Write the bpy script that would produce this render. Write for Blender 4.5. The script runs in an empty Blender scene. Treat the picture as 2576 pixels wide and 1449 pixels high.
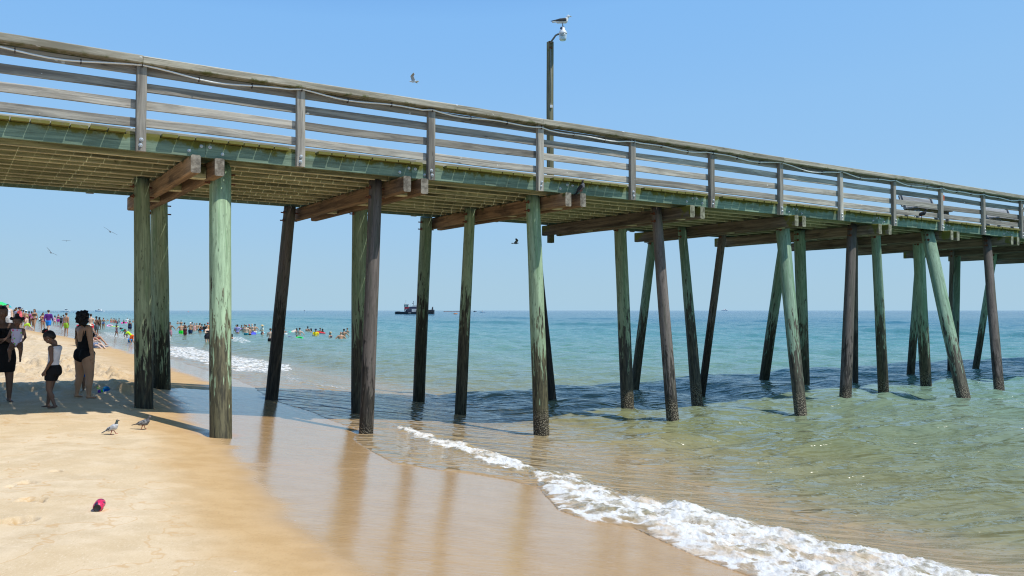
import bpy, bmesh, math, random
import numpy as np
from mathutils import Vector, Matrix, Quaternion
random.seed(7); RNG = np.random.default_rng(11)
SC = bpy.context.scene
COL = SC.collection
# ------------------------------------------------------------------ calibrated view of the place
# reference frame 2576 x 1449; focal length in those pixels, horizon row 781
FPX, CX, CY, PITCH = 2100.0, 1288.0, 724.5, math.atan(56.5/2100.0)
EYE = 2.45                      # eye above mean sea level (z = 0)
CU, SU = 0.8289, 0.5594         # the pier runs along (CU, SU): u seaward, v along the beach
def W(u, v, z=0.0): return Vector((CU*u - SU*v, SU*u + CU*v, z))
def to_uv(x, y): return CU*x + SU*y, -SU*x + CU*y
def ray(px, py):
    a, b = (px-CX)/FPX, -(py-CY)/FPX
    c, s = math.cos(PITCH), math.sin(PITCH)
    return a, c - s*b, s + c*b
def pix(X, Y, Z):
    c, s = math.cos(PITCH), math.sin(PITCH)
    dz = Z - EYE
    d = c*Y + s*dz; h = -s*Y + c*dz
    d = np.maximum(d, 1e-3)
    return CX + FPX*X/d, CY - FPX*h/d
def u_to_v(px, u):
    k = (px-CX)/FPX
    return u*(CU-SU*k)/(SU+CU*k)
# ------------------------------------------------------------------ small value-noise in numpy
def _hash(ix, iy, seed):
    n = (ix.astype(np.int64)*374761393 + iy.astype(np.int64)*668265263 + seed*974634777) & 0x7fffffff
    n = ((n ^ (n >> 13))*1274126177) & 0x7fffffff
    n = (n ^ (n >> 16)) & 0xffff
    return n/65535.0
def vnoise(x, y, seed=0):
    ix, iy = np.floor(x), np.floor(y)
    fx, fy = x-ix, y-iy
    fx = fx*fx*fx*(fx*(fx*6-15)+10); fy = fy*fy*fy*(fy*(fy*6-15)+10)
    a = _hash(ix, iy, seed); b = _hash(ix+1, iy, seed); c = _hash(ix, iy+1, seed); d = _hash(ix+1, iy+1, seed)
    return (a*(1-fx)+b*fx)*(1-fy) + (c*(1-fx)+d*fx)*fy - 0.5
def fbm(x, y, seed=0, octv=4, gain=.5):
    s = 0; a = 1.0
    for o in range(octv):
        s = s + a*vnoise(x*2**o+13.7*o, y*2**o-7.3*o, seed+o); a *= gain
    return s
def sstep(a, b, x):
    t = np.clip((x-a)/(b-a), 0, 1); return t*t*(3-2*t)
# ------------------------------------------------------------------ the beach profile
_vt = np.linspace(-200, 900, 2201)
def _tab(vs, ys, sig):
    y = np.interp(_vt, vs, ys); k = np.exp(-0.5*(np.arange(-40, 41)*.5/sig)**2); k /= k.sum()
    return np.convolve(np.pad(y, 40, mode='edge'), k, 'valid')
_B = _tab([-200, 17.5, 22.5, 45, 100, 900], [-1.62, -1.62, -1.52, -1.42, -1.36, -1.3], 2.0)
_S = _tab([-200, 0, 4.5, 8.7, 14, 22.5, 35, 57, 75, 120, 300, 900], [-3, -1.2, -.76, -.16, .3, 1.5, 1.85, 1.9, 1.7, 2, 4, 8], 1.5)
def shore_t(u, v): return u - 1.5 - np.interp(v, _vt, _S)
def ground(u, v):
    t = shore_t(u, v)
    sp = .5*np.log1p(np.exp(np.clip(t/.5, -40, 40)))
    sp = np.where(sp > 12, 12+5*(1-np.exp(-(np.maximum(sp, 12)-12)/5)), sp)
    return EYE + np.interp(v, _vt, _B) - .115*sp + .012*np.clip(-u-1, 0, 60)
def gnd_hit(px, py, lift=0.0, level=None):
    """where the sight line through a reference pixel meets the sand (or a level)"""
    dx, dy, dz = ray(px, py)
    if level is not None:
        t = (level-EYE)/dz; return Vector((dx*t, dy*t, level))
    lo = 1.5
    t = lo
    while t < 3000:
        t2 = t*1.01
        u, v = to_uv(dx*t2, dy*t2)
        if EYE+dz*t2 < ground(u, v)+lift: break
        t = t2
    a, b = t, t2
    for _ in range(30):
        m = (a+b)/2; u, v = to_uv(dx*m, dy*m)
        if EYE+dz*m < ground(u, v)+lift: b = m
        else: a = m
    return Vector((dx*b, dy*b, EYE+dz*b))
# ------------------------------------------------------------------ mesh builder
class MB:
    def __init__(s): s.v=[]; s.f=[]; s.g=[]; s.x=[]
    def add(s, vs, fs, g=None, x=None):
        o = len(s.v); s.v += [tuple(p) for p in vs]; s.f += [tuple(i+o for i in f) for f in fs]
        s.g += g if g is not None else [tuple(p) for p in vs]
        s.x += x if x is not None else [(0., 0., 0.)]*len(vs)
    def build(s, name, mat, parent=None, smooth=False, attrs=True, kind=None):
        me = bpy.data.meshes.new(name)
        me.from_pydata(s.v, [], s.f)
        if attrs:
            a = me.attributes.new('gc', 'FLOAT_VECTOR', 'POINT'); a.data.foreach_set('vector', np.array(s.g, dtype=np.float32).ravel())
            a = me.attributes.new('fx', 'FLOAT_VECTOR', 'POINT'); a.data.foreach_set('vector', np.array(s.x, dtype=np.float32).ravel())
        for m in (mat if isinstance(mat, (list, tuple)) else [mat]): me.materials.append(m)
        if smooth: me.polygons.foreach_set('use_smooth', [True]*len(me.polygons))
        o = bpy.data.objects.new(name, me); COL.objects.link(o)
        if parent is not None: o.parent = parent
        if kind: o['kind'] = kind
        return o
def tag(o, label=None, cat=None, group=None, kind=None):
    if label: o['label'] = label
    if cat: o['category'] = cat
    if group: o['group'] = group
    if kind: o['kind'] = kind
    return o
def empty(name, loc=(0, 0, 0), rz=0.0):
    o = bpy.data.objects.new(name, None); COL.objects.link(o)
    o.location = loc; o.rotation_euler = (0, 0, rz); o.empty_display_size = .2
    return o
def copy_tree(o, parent=None):
    c = o.copy(); COL.objects.link(c)
    if parent is not None: c.parent = parent
    for ch in list(o.children): copy_tree(ch, c)
    return c
def board(mb, p0, p1, up, w, h, ch=.006, seg=1, wob=0.0, rnd=None, cut=0.0):
    """a sawn timber from p0 to p1: w across, h along 'up', chamfered, grain coordinates along its length"""
    p0, p1, up = Vector(p0), Vector(p1), Vector(up).normalized()
    ax = p1-p0; L = ax.length; ax.normalize()
    sd = ax.cross(up).normalized(); up = sd.cross(ax).normalized()
    a, b = w/2, h/2
    prof = [(-a+ch, -b), (a-ch, -b), (a, -b+ch), (a, b-ch), (a-ch, b), (-a+ch, b), (-a, b-ch), (-a, -b+ch)]
    r = random.random() if rnd is None else rnd
    off = (random.uniform(0, 50), random.uniform(0, 50), random.uniform(0, 50))
    rows = []
    ph = [random.uniform(0, 6.28) for _ in range(4)]
    for i in range(seg+1):
        t = i/seg
        ox = wob*(math.sin(t*5+ph[0])+.5*math.sin(t*13+ph[1])) if wob else 0
        oy = wob*(math.sin(t*4+ph[2])+.5*math.sin(t*11+ph[3])) if wob else 0
        sl = cut*(1 if i == seg else -1 if i == 0 else 0)
        rows.append([p0+ax*(L*t)+sd*(q[0]+ox)+up*(q[1]+oy)+ax*(sl*q[0]) for q in prof])
    # each long face gets verts of its own: crisp edges, clean attributes
    for k in range(8):
        k2 = (k+1) % 8
        vs=[]; g=[]; x=[]; fs=[]
        for i in range(seg+1):
            for kk in (k, k2):
                vs.append(rows[i][kk]); d = L*i/seg
                g.append((d+off[0], prof[kk][0]+off[1], prof[kk][1]+off[2]))
                x.append((min(d, L-d), prof[kk][1]/h+.5, r))
        for i in range(seg): fs.append((2*i, 2*i+1, 2*i+3, 2*i+2))
        mb.add(vs, fs, g, x)
    for i, flip in ((0, True), (seg, False)):
        vs = rows[i]; g = [(off[0]+i*9, q[0]+off[1], q[1]+off[2]) for q in prof]; x = [(-1., q[1]/h+.5, r) for q in prof]
        f = list(range(8)); f = f[::-1] if flip else f
        mb.add(vs, [tuple(f)], g, x)
def tube(mb, pts, rad, n=8, cap=True, rnd=0.0):
    pts = [Vector(p) for p in pts]; m = len(pts)
    rad = rad if isinstance(rad, (list, tuple)) else [rad]*m
    prev = None; vs=[]; g=[]
    L = 0
    for i, p in enumerate(pts):
        d = (pts[min(i+1, m-1)]-pts[max(i-1, 0)]).normalized()
        if prev is None:
            a = d.orthogonal().normalized()
        else:
            a = (prev - d*prev.dot(d)).normalized()
        prev = a; b = d.cross(a)
        if i: L += (p-pts[i-1]).length
        for k in range(n):
            t = 2*math.pi*k/n
            q = a*math.cos(t)*rad[i]+b*math.sin(t)*rad[i]
            vs.append(p+q); g.append((q.x+rnd, q.y+rnd, L+rnd))
    fs = [(i*n+k, i*n+(k+1) % n, (i+1)*n+(k+1) % n, (i+1)*n+k) for i in range(m-1) for k in range(n)]
    if cap: fs += [tuple(range(n-1, -1, -1)), tuple((m-1)*n+k for k in range(n))]
    mb.add(vs, fs, g)
def lathe(mb, prof, n=16, M=None):
    """prof: (r, z) pairs revolved about local z"""
    M = M or Matrix(); vs=[]; 
    for r, z in prof:
        for k in range(n):
            t = 2*math.pi*k/n; vs.append(M @ Vector((r*math.cos(t), r*math.sin(t), z)))
    m = len(prof)
    fs = [(i*n+k, i*n+(k+1) % n, (i+1)*n+(k+1) % n, (i+1)*n+k) for i in range(m-1) for k in range(n)]
    fs += [tuple(range(n-1, -1, -1)), tuple((m-1)*n+k for k in range(n))]
    mb.add(vs, fs)
def ball(mb, c, r, n=10, m=7, M=None):
    c = Vector(c); r = Vector(r) if isinstance(r, (tuple, list, Vector)) else Vector((r, r, r)); M = M or Matrix.Identity(3)
    vs=[c+M@Vector((0, 0, -r.z))]; 
    for i in range(1, m):
        a = -math.pi/2+math.pi*i/m
        for k in range(n):
            t = 2*math.pi*k/n
            vs.append(c+M@Vector((r.x*math.cos(a)*math.cos(t), r.y*math.cos(a)*math.sin(t), r.z*math.sin(a))))
    vs.append(c+M@Vector((0, 0, r.z)))
    fs=[(0, 1+(k+1) % n, 1+k) for k in range(n)]
    for i in range(m-2):
        for k in range(n):
            fs.append((1+i*n+k, 1+i*n+(k+1) % n, 1+(i+1)*n+(k+1) % n, 1+(i+1)*n+k))
    o = 1+(m-2)*n; top = len(vs)-1
    fs += [(o+k, o+(k+1) % n, top) for k in range(n)]
    mb.add(vs, fs)
# ------------------------------------------------------------------ node helpers
class NT:
    def __init__(s, name):
        s.m = bpy.data.materials.new(name); s.m.use_nodes = True
        s.t = s.m.node_tree; s.n = s.t.nodes; s.l = s.t.links
        s.b = s.n['Principled BSDF']; s.out = s.n['Material Output']
    def sock(s, node, key, val):
        i = node.inputs[key]
        if hasattr(val, 'is_output'): s.l.new(val, i)
        else: i.default_value = val
    def new(s, typ, ins=None, **props):
        n = s.n.new(typ)
        for k, v in props.items(): setattr(n, k, v)
        for k, v in (ins or {}).items(): s.sock(n, k, v)
        return n
    def attr(s, name): return s.new('ShaderNodeAttribute', attribute_name=name)
    def sep(s, vec):
        n = s.new('ShaderNodeSeparateXYZ', {0: vec}); return n.outputs[0], n.outputs[1], n.outputs[2]
    def math(s, op, a, b=0.0, c=0.0, clamp=False):
        n = s.new('ShaderNodeMath', {0: a, 1: b, 2: c}, operation=op); n.use_clamp = clamp; return n.outputs[0]
    def mapr(s, v, a, b, c=0.0, d=1.0, smooth=True):
        return s.new('ShaderNodeMapRange', {0: v, 1: a, 2: b, 3: c, 4: d}, interpolation_type='SMOOTHSTEP' if smooth else 'LINEAR').outputs[0]
    def scale(s, vec, sc, loc=(0, 0, 0)):
        return s.new('ShaderNodeMapping', {0: vec, 1: loc, 3: sc}).outputs[0]
    def noise(s, vec, sc=1.0, detail=4.0, rough=.55, dist=0.0):
        return s.new('ShaderNodeTexNoise', {'Vector': vec, 'Scale': sc, 'Detail': detail, 'Roughness': rough, 'Distortion': dist}).outputs[0]
    def mix(s, fac, a, b, mode='MIX'):
        n = s.n.new('ShaderNodeMix'); n.data_type = 'RGBA'; n.blend_type = mode
        def c(v): return v if hasattr(v, 'is_output') else (tuple(v)+(1.0,) if len(v) == 3 else v)
        s.sock(n, 0, fac); s.sock(n, 6, c(a)); s.sock(n, 7, c(b)); return n.outputs[2]
    def bump(s, h, strength=.3, dist=.01, normal=None):
        n = s.new('ShaderNodeBump', {'Height': h, 'Strength': strength, 'Distance': dist})
        if normal is not None: s.l.new(normal, n.inputs['Normal'])
        return n.outputs[0]
    def set(s, **k):
        for a, v in k.items():
            key = {'color': 'Base Color', 'rough': 'Roughness', 'metal': 'Metallic', 'normal': 'Normal', 'ior': 'IOR', 'spec': 'Specular IOR Level', 'sub': 'Subsurface Weight', 'trans': 'Transmission Weight', 'coat': 'Coat Weight', 'alpha': 'Alpha'}[a]
            if a == 'color' and not hasattr(v, 'is_output') and len(v) == 3: v = tuple(v)+(1.0,)
            s.sock(s.b, key, v)
        return s.m
def plain(name, col, rough=.6, var=.12, metal=0.0, sc=18.0, bump=0.0, spec=.5):
    t = NT(name); g = t.new('ShaderNodeTexCoord').outputs['Object']
    n = t.noise(g, sc, 4)
    f = t.mapr(n, .3, .7, 1-var, 1+var, False)
    c = t.mix(1.0, col, (1, 1, 1), 'MULTIPLY')
    hv = t.new('ShaderNodeHueSaturation', {'Value': f, 'Color': tuple(col)+(1.0,)}).outputs[0]
    t.set(color=hv, rough=rough, metal=metal, spec=spec)
    if bump: t.set(normal=t.bump(n, bump, .01))
    return t.m
def wood(name, light, dark, moss=None, moss_amt=0.0, moss_top=0.0, end=None, stain=.5, stain_col=None, grain=(.8, 17, 17), var=.3, moss_end=0.0, bump=.5, endw=.3, bounce_foot=None, lime=0.0):
    """weathered sawn timber; gc = grain coords, fx = (distance to end or -1 on the end grain, height in board, random)"""
    t = NT(name); g = t.attr('gc').outputs['Vector']; fx = t.attr('fx').outputs['Vector']
    de, up, rd = t.sep(fx)
    gn = t.noise(t.scale(g, grain), 1.0, 7, .72, .9)
    gn2 = t.noise(t.scale(g, (.35, 7, 7)), 1.0, 4, .6, 1.2)
    f = t.math('ADD', t.math('MULTIPLY', gn, .65), t.math('MULTIPLY', gn2, .35))
    c = t.mix(t.mapr(f, .40, .62), dark, light)
    ck = t.noise(t.scale(g, (.7, 34, 34)), 1.0, 3, .6, .3)
    c = t.mix(t.mapr(ck, .62, .70, 0, .65), c, tuple(x*.3 for x in dark))
    kn = t.new('ShaderNodeTexVoronoi', {'Vector': t.scale(g, (1.3, 5.5, 5.5)), 'Scale': 1.0}).outputs['Distance']
    c = t.mix(t.mapr(kn, .1, .02, 0, .75), c, tuple(x*.32 for x in dark))
    st = t.noise(t.scale(g, (.9, 3.2, 3.2)), 1.0, 5, .6)
    c = t.mix(t.mapr(st, .52, .72, 0, stain), c, stain_col or tuple(x*.45 for x in dark))
    vv = t.mapr(rd, 0, 1, 1-var, 1+var, False)
    c = t.new('ShaderNodeHueSaturation', {'Value': vv, 'Color': c}).outputs[0]
    if moss:
        mn = t.noise(t.scale(g, (5.0, 4, 4)), 1.0, 5, .65)
        a = t.math('ADD', mn, t.math('MULTIPLY', t.math('SUBTRACT', up, .5), moss_top))
        if moss_end: a = t.math('ADD', a, t.mapr(de, .0, endw, moss_end, 0.0))
        mk = t.mapr(a, .78-moss_amt, .95-moss_amt*.8, 0, .92)
        c = t.mix(mk, c, moss)
    if lime:           # bird droppings
        dn = t.noise(t.scale(g, (5, 9, 9)), 1.0, 3, .5)
        c = t.mix(t.mapr(dn, .735-lime*.03, .755-lime*.03, 0, .8), c, (.66, .66, .62))
    if bounce_foot:      # bounce light from below, painted into the underside of the timber
        c = t.mix(t.mapr(up, .10, .03, 0, .8), c, t.mix(t.mapr(gn, .4, .6), tuple(x*.7 for x in bounce_foot), bounce_foot))
    if end:
        en = t.noise(t.scale(g, (9, 9, 9)), 1.0, 6, .7)
        c = t.mix(t.mapr(de, -.5, -.9, 0, .85), c, t.mix(t.mapr(en, .35, .68), tuple(x*.28 for x in end), end))
    t.set(color=c, rough=.85, spec=.25, normal=t.bump(gn, bump, .006))
    return t.m
# ================================================================== FIGURE BUILDER
def capsule(mb, p0, r0, p1, r1, side=(1, 0, 0), flat=(1, 1), n=12, cuts=3):
    """closed tapered capsule; flat scales its section along 'side' and across it"""
    p0, p1 = Vector(p0), Vector(p1); ax = p1-p0; L = ax.length
    ax = ax/L if L > 1e-6 else Vector((0, 0, 1))
    s = Vector(side); s = s-ax*s.dot(ax)
    s = s.normalized() if s.length > 1e-3 else ax.orthogonal().normalized()
    q = ax.cross(s)
    rings = []
    for i in range(cuts+1):
        a = math.pi/2*i/(cuts+.5) ; rings.append((p0-ax*r0*.95*math.cos(a), r0*max(math.sin(a), .12)))
    for t in (.0, .5, 1.0): rings.append((p0.lerp(p1, t), r0+(r1-r0)*t))
    for i in range(cuts, -1, -1):
        a = math.pi/2*i/(cuts+.5); rings.append((p1+ax*r1*.95*math.cos(a), r1*max(math.sin(a), .12)))
    vs = []
    for c, r in rings:
        for k in range(n):
            t = 2*math.pi*k/n; vs.append(c+s*(r*flat[0]*math.cos(t))+q*(r*flat[1]*math.sin(t)))
    m = len(rings)
    fs = [(i*n+k, i*n+(k+1) % n, (i+1)*n+(k+1) % n, (i+1)*n+k) for i in range(m-1) for k in range(n)]
    fs += [tuple(range(n-1, -1, -1)), tuple((m-1)*n+k for k in range(n))]
    mb.add(vs, fs)
def fuse(mb, voxel, smooth=4, name='fused'):
    me = bpy.data.meshes.new(name); me.from_pydata(mb.v, [], mb.f)
    o = bpy.data.objects.new(name, me); COL.objects.link(o)
    r = o.modifiers.new('r', 'REMESH'); r.mode = 'VOXEL'; r.voxel_size = voxel; r.use_smooth_shade = True
    if smooth:
        s = o.modifiers.new('s', 'SMOOTH'); s.factor = .5; s.iterations = smooth
    dg = bpy.context.evaluated_depsgraph_get()
    out = bpy.data.meshes.new_from_object(o.evaluated_get(dg)); out.name = name
    bpy.data.objects.remove(o); bpy.data.meshes.remove(me)
    out.polygons.foreach_set('use_smooth', [True]*len(out.polygons))
    return out
TYPES = dict(man=dict(hd=.066, sh=.118, hipw=.052, hip=.515, b=1.0, leg=1.0, arm=1.0), woman=dict(hd=.067, sh=.102, hipw=.054, hip=.51, b=.92, leg=1.08, arm=.88, bust=.036, glute=.05),
             heavy=dict(hd=.066, sh=.122, hipw=.06, hip=.51, b=1.28, leg=1.18, arm=1.15, belly=.07), child=dict(hd=.085, sh=.098, hipw=.046, hip=.475, b=.9, leg=.92, arm=.85),
             curvy=dict(hd=.066, sh=.104, hipw=.062, hip=.505, b=1.04, leg=1.3, arm=1.08, bust=.042, glute=.051), toddler=dict(hd=.108, sh=.11, hipw=.055, hip=.42, b=1.12, leg=1.2, arm=1.05))
def nv(*a): return Vector(a).normalized()
DN = nv(0, 0, -1)
POSES = dict(
 stand=dict(aL=(nv(.18, .05, -1), nv(.08, -.12, -1)), aR=(nv(-.18, .05, -1), nv(-.08, -.12, -1)), lL=(nv(.06, -.02, -1), nv(.02, .04, -1)), lR=(nv(-.06, -.02, -1), nv(-.02, .04, -1))),
 walk=dict(aL=(nv(.16, .3, -1), nv(.05, .05, -1)), aR=(nv(-.16, -.25, -1), nv(-.05, -.5, -1)), lL=(nv(.03, -.35, -1), nv(0, -.1, -1)), lR=(nv(-.03, .25, -1), nv(0, .5, -1))),
 hips=dict(aL=(nv(.75, .15, -1), nv(-.8, -.25, -.6)), aR=(nv(-.75, .15, -1), nv(.8, -.25, -.6)), lL=(nv(.1, -.02, -1), nv(.05, .04, -1)), lR=(nv(-.1, -.02, -1), nv(-.05, .04, -1))),
 wade=dict(aL=(nv(.75, -.1, -.8), nv(.35, -.45, -.7)), aR=(nv(-.75, -.1, -.8), nv(-.35, -.45, -.7)), lL=(nv(.08, -.1, -1), nv(0, .1, -1)), lR=(nv(-.08, .05, -1), nv(0, .15, -1))),
 fold=dict(aL=(nv(.3, -.15, -1), nv(-.5, -1, .15)), aR=(nv(-.3, -.15, -1), nv(.5, -1, .25)), lL=(nv(.06, -.02, -1), nv(.02, .04, -1)), lR=(nv(-.06, -.02, -1), nv(-.02, .04, -1))),
 point=dict(aL=(nv(.25, -.1, -1), nv(-.3, -.9, .2)), aR=(nv(-.55, -.7, .45), nv(-.5, -.7, .55)), lL=(nv(.06, -.02, -1), nv(.02, .04, -1)), lR=(nv(-.06, -.02, -1), nv(-.02, .04, -1))),
 bend=dict(T=nv(0, -.75, .75), aL=(nv(.25, -.7, -.8), nv(.1, -.5, -1)), aR=(nv(-.2, -.3, -1), nv(-.1, -.5, -1)), lL=(nv(.05, -.5, -1), nv(0, .5, -1)), lR=(nv(-.05, .15, -1), nv(0, .4, -1)), H=nv(0, -.9, .35)),
 lunge=dict(T=nv(0, -.2, 1), aL=(nv(.5, .2, -1), nv(.4, -.2, -1)), aR=(nv(-.5, .1, -1), nv(-.3, -.4, -1)), lL=(nv(.2, -.95, -.55), nv(0, .25, -1)), lR=(nv(-.15, .75, -.8), nv(0, .8, -.6))),
 sit=dict(T=nv(0, .45, .9), aL=(nv(.2, -.55, -.8), nv(.0, -1, -.1)), aR=(nv(-.2, -.55, -.8), nv(.0, -1, -.1)), lL=(nv(.12, -1, .12), nv(.05, -.75, -.75)), lR=(nv(-.12, -1, .0), nv(-.05, -.85, -.6)), H=nv(0, -.1, 1)),
 float=dict(T=nv(0, -.25, 1), aL=(nv(.9, -.5, -.1), nv(-.2, -1, 0)), aR=(nv(-.9, -.5, -.1), nv(.2, -1, 0)), lL=(nv(.1, .2, -1), nv(0, .6, -1)), lR=(nv(-.1, -.2, -1), nv(0, .5, -1))))
class Fig: pass
def figure(typ, pose, voxel=.02, hands=False, face=False, smooth=4, extra=None, name='person'):
    """unit-height body (figure's left is +x, it looks along -y), returned with its joints for dressing"""
    t = TYPES[typ]; P = POSES[pose] if isinstance(pose, str) else pose
    hd, b = t['hd'], t['b']
    hipz = t['hip']; shz = 1-2*hd-.045; TL = shz-hipz
    T = P.get('T', nv(0, .02, 1)); X = Vector((1, 0, 0)); F = T.cross(X).normalized()*-1     # F: front... X x T = front(-y)
    F = X.cross(T).normalized(); 
    if F.y > 0: F = -F
    p = Vector((0, 0, hipz)); c = p+T*TL; neck = c+T*.035
    Hd = P.get('H', nv(0, -.08, 1)); head = neck+Hd.normalized()*(hd+.012)
    f = Fig(); f.p, f.T, f.F, f.TL, f.c, f.head, f.hd, f.H = p, T, F, TL, c, head, hd, Hd
    X0 = X; tw = P.get('twist', 0.0)
    S = Matrix.Rotation(tw, 3, T) @ X; FS = Matrix.Rotation(tw, 3, T) @ F     # shoulders may turn on the hips
    f.S = S; f.FS = FS
    mb = MB(); bones = []
    def cp(nm, a, ra, e, re_, side=X, flat=(1, 1), n=12):
        capsule(mb, a, ra, e, re_, side, flat, n); bones.append((nm, Vector(a), ra*max(flat), Vector(e), re_*max(flat)))
    hw = t['hipw']
    cp('pelvis', p-X*hw*.75-T*.005, .062*b, p+X*hw*.75-T*.005, .062*b, T, (1, 1.0))
    cp('torso', p+T*.02, .08*b, p+T*(TL*.45), .072*b, X, (1.12, .78))
    cp('torso', p+T*(TL*.45), .074*b, p+T*(TL*.8), .085*b, S, (1.15, .76))
    cp('torso', c-T*.035-S*t['sh']*.72, .047*b, c-T*.035+S*t['sh']*.72, .047*b, T, (1.0, .95))
    cp('torso', c-T*.02-S*t['sh']*.9, .036*t['arm'], c-T*.02+S*t['sh']*.9, .036*t['arm'], T)
    if t.get('bust'):
        for s in (-1, 1): cp('torso', p+T*(TL*.70)+S*(s*.045)+FS*.035, t['bust'], p+T*(TL*.69)+S*(s*.05)+FS*.062, t['bust']*.85)
    if t.get('belly'): cp('torso', p+T*(TL*.25)+F*.03, t['belly']*1.25, p+T*(TL*.5)+F*.035, t['belly']*1.1, X, (1.15, .9))
    for s in (-1, 1):
        g = t.get('glute', .042); cp('pelvis', p+X*(s*hw*.85)-F*.035-T*.025, g*1.15, p+X*(s*hw*.95)-F*.03+T*.02, g)
    cp('neck', c-T*.02, .036*b**.5, neck+Hd*.02, .031*b**.5)
    Fh = X.cross(Hd); Fh = Fh if Fh.dot(F) > 0 else -Fh
    Hs = P.get('hturn', 0.0); Fh = (Matrix.Rotation(Hs, 3, Hd) @ Fh).normalized(); Xh = (Matrix.Rotation(Hs, 3, Hd) @ X).normalized()
    f.Fh, f.Xh = Fh, Xh
    cp('head', head+Hd*(hd*.22)-Fh*hd*.10, hd*.80, head+Hd*(hd*.25)+Fh*hd*.10, hd*.76, Xh, (.96, .98))
    cp('head', head-Hd*(hd*.42)+Fh*hd*.22, hd*.50, head+Fh*hd*.22, hd*.62, Xh, (1.0, .95))
    if face:
        cp('head', head-Hd*hd*.16+Fh*hd*.84, hd*.12, head+Hd*hd*.1+Fh*hd*.82, hd*.06)      # nose
        cp('head', head+Hd*hd*.2+Fh*hd*.72-Xh*hd*.3, hd*.11, head+Hd*hd*.2+Fh*hd*.72+Xh*hd*.3, hd*.11)   # brow
        cp('head', head-Hd*hd*.78+Fh*hd*.48, hd*.2, head-Hd*hd*.70+Fh*hd*.42, hd*.26)   # chin
        for s in (-1, 1):
            cp('head', head+Xh*(s*hd*.78)-Hd*hd*.18-Fh*hd*.02, hd*.10, head+Xh*(s*hd*.82)+Hd*hd*.1-Fh*hd*.08, hd*.13, Xh, (.6, 1))
            cp('head', head+Xh*(s*hd*.38)-Hd*hd*.22+Fh*hd*.5, hd*.25, head+Xh*(s*hd*.36)-Hd*hd*.28+Fh*hd*.48, hd*.26)   # cheek
    f.fing = []
    for s, key in ((1, 'L'), (-1, 'R')):
        up, fo = P['a'+key]; a = t['arm']
        sh = c-T*.025+S*(s*t['sh']); el = sh+up*.165; wr = el+fo*.145
        cp('uarm'+key, sh, .036*a, el, .026*a); cp('farm'+key, el, .028*a, wr, .0175*a**.7, X, (1, 1))
        hdir = P.get('h'+key, fo).normalized()
        side = P.get('hs'+key, (hdir.cross(X) if abs(hdir.dot(X)) < .9 else Vector((0, 0, 1)))).normalized()
        if hands:
            pc = wr+hdir*.05; thick = hdir.cross(side).normalized()
            capsule(mb, wr+hdir*.005, .017, pc, .021, side, (1.05, .55)); bones.append(('hand'+key, wr, .02, wr+hdir*.1, .02))
            curl = P.get('curl', .25)
            for i, (off, ln) in enumerate(((-.0165, .040), (-.0055, .047), (.0055, .044), (.0165, .034))):
                q0 = pc+side*off; d1 = (hdir+thick*curl*.6).normalized(); d2 = (hdir+thick*curl*2.2).normalized()
                q1 = q0+d1*(ln*.55); q2 = q1+d2*(ln*.5)
                capsule(mb, q0, .0062, q1, .0055, n=8, cuts=2); capsule(mb, q1, .0055, q2, .0045, n=8, cuts=2)
            th0 = wr+hdir*.018-side*.016; th1 = th0-side*.018+hdir*.022+thick*.008; th2 = th1+hdir*.020+thick*.006
            capsule(mb, th0, .0085, th1, .007, n=8, cuts=2); capsule(mb, th1, .007, th2, .0052, n=8, cuts=2)
            f.fing.append((wr, hdir, side, thick))
        else:
            cp('hand'+key, wr, .018, wr+hdir*.065, .018, side, (1.1, .6))
        l1, l2 = P['l'+key]; lg = t['leg']
        TH = (hipz-.045)*.53; SHN = (hipz-.045)*.49
        h0 = p+X*(s*hw)-T*.01; kn = h0+l1*TH; an = kn+l2*SHN
        cp('thigh'+key, h0, .062*lg, kn, .038*lg**.8); cp('shin'+key, kn, .038*lg**.8, an, .021*lg**.5)
        bk = (l1-l2); calf = kn.lerp(an, .3)+(Vector((0, 1, 0))-l2*l2.y)*.012
        cp('shin'+key, kn.lerp(an, .18), .034*lg**.8, kn.lerp(an, .5)+(calf-kn.lerp(an, .3)), .029*lg**.8)
        fd = P.get('f'+key, nv(s*.18, -1, 0))
        cp('foot'+key, an-Vector((0, 0, .022))-fd*.018, .021, an-Vector((0, 0, .033))+fd*.055, .015, fd.cross(Vector((0, 0, 1))), (1.25, .8))
        cp('foot'+key, an-Vector((0, 0, .033))+fd*.05, .014, an-Vector((0, 0, .036))+fd*.085, .010, fd.cross(Vector((0, 0, 1))), (1.9, .85))
        setattr(f, 'leg'+key, (h0, kn, an)); setattr(f, 'arm'+key, (sh, el, wr))
    if extra: extra(f, cp, mb)
    f.mesh = fuse(mb, voxel, smooth, name)
    n = len(f.mesh.vertices); co = np.empty(n*3, np.float32); f.mesh.vertices.foreach_get('co', co); co = co.reshape(-1, 3)
    f.zmin = float(co[:, 2].min()); f.co = co
    f.bones = bones
    pn = len(f.mesh.polygons); ce = np.empty(pn*3, np.float32); f.mesh.polygons.foreach_get('center', ce); f.ce = ce.reshape(-1, 3)
    best = np.full(pn, 1e9); f.bone = np.zeros(pn, int); f.par = np.zeros(pn)
    for i, (nm, a, ra, e, re_) in enumerate(bones):
        d = np.array(e-a); l2 = d@d+1e-9; tt = np.clip(((f.ce-np.array(a))@d)/l2, 0, 1)
        q = np.linalg.norm(f.ce-(np.array(a)+tt[:, None]*d), axis=1)-(ra+(re_-ra)*tt)
        m = q < best; best[m] = q[m]; f.bone[m] = i; f.par[m] = tt[m]
    f.bn = np.array([x[0] for x in bones])[f.bone]
    rel = f.ce-np.array(p); f.t = rel@np.array(T)/TL; f.s = rel@np.array(S); f.f = rel@np.array(FS)
    return f
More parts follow.
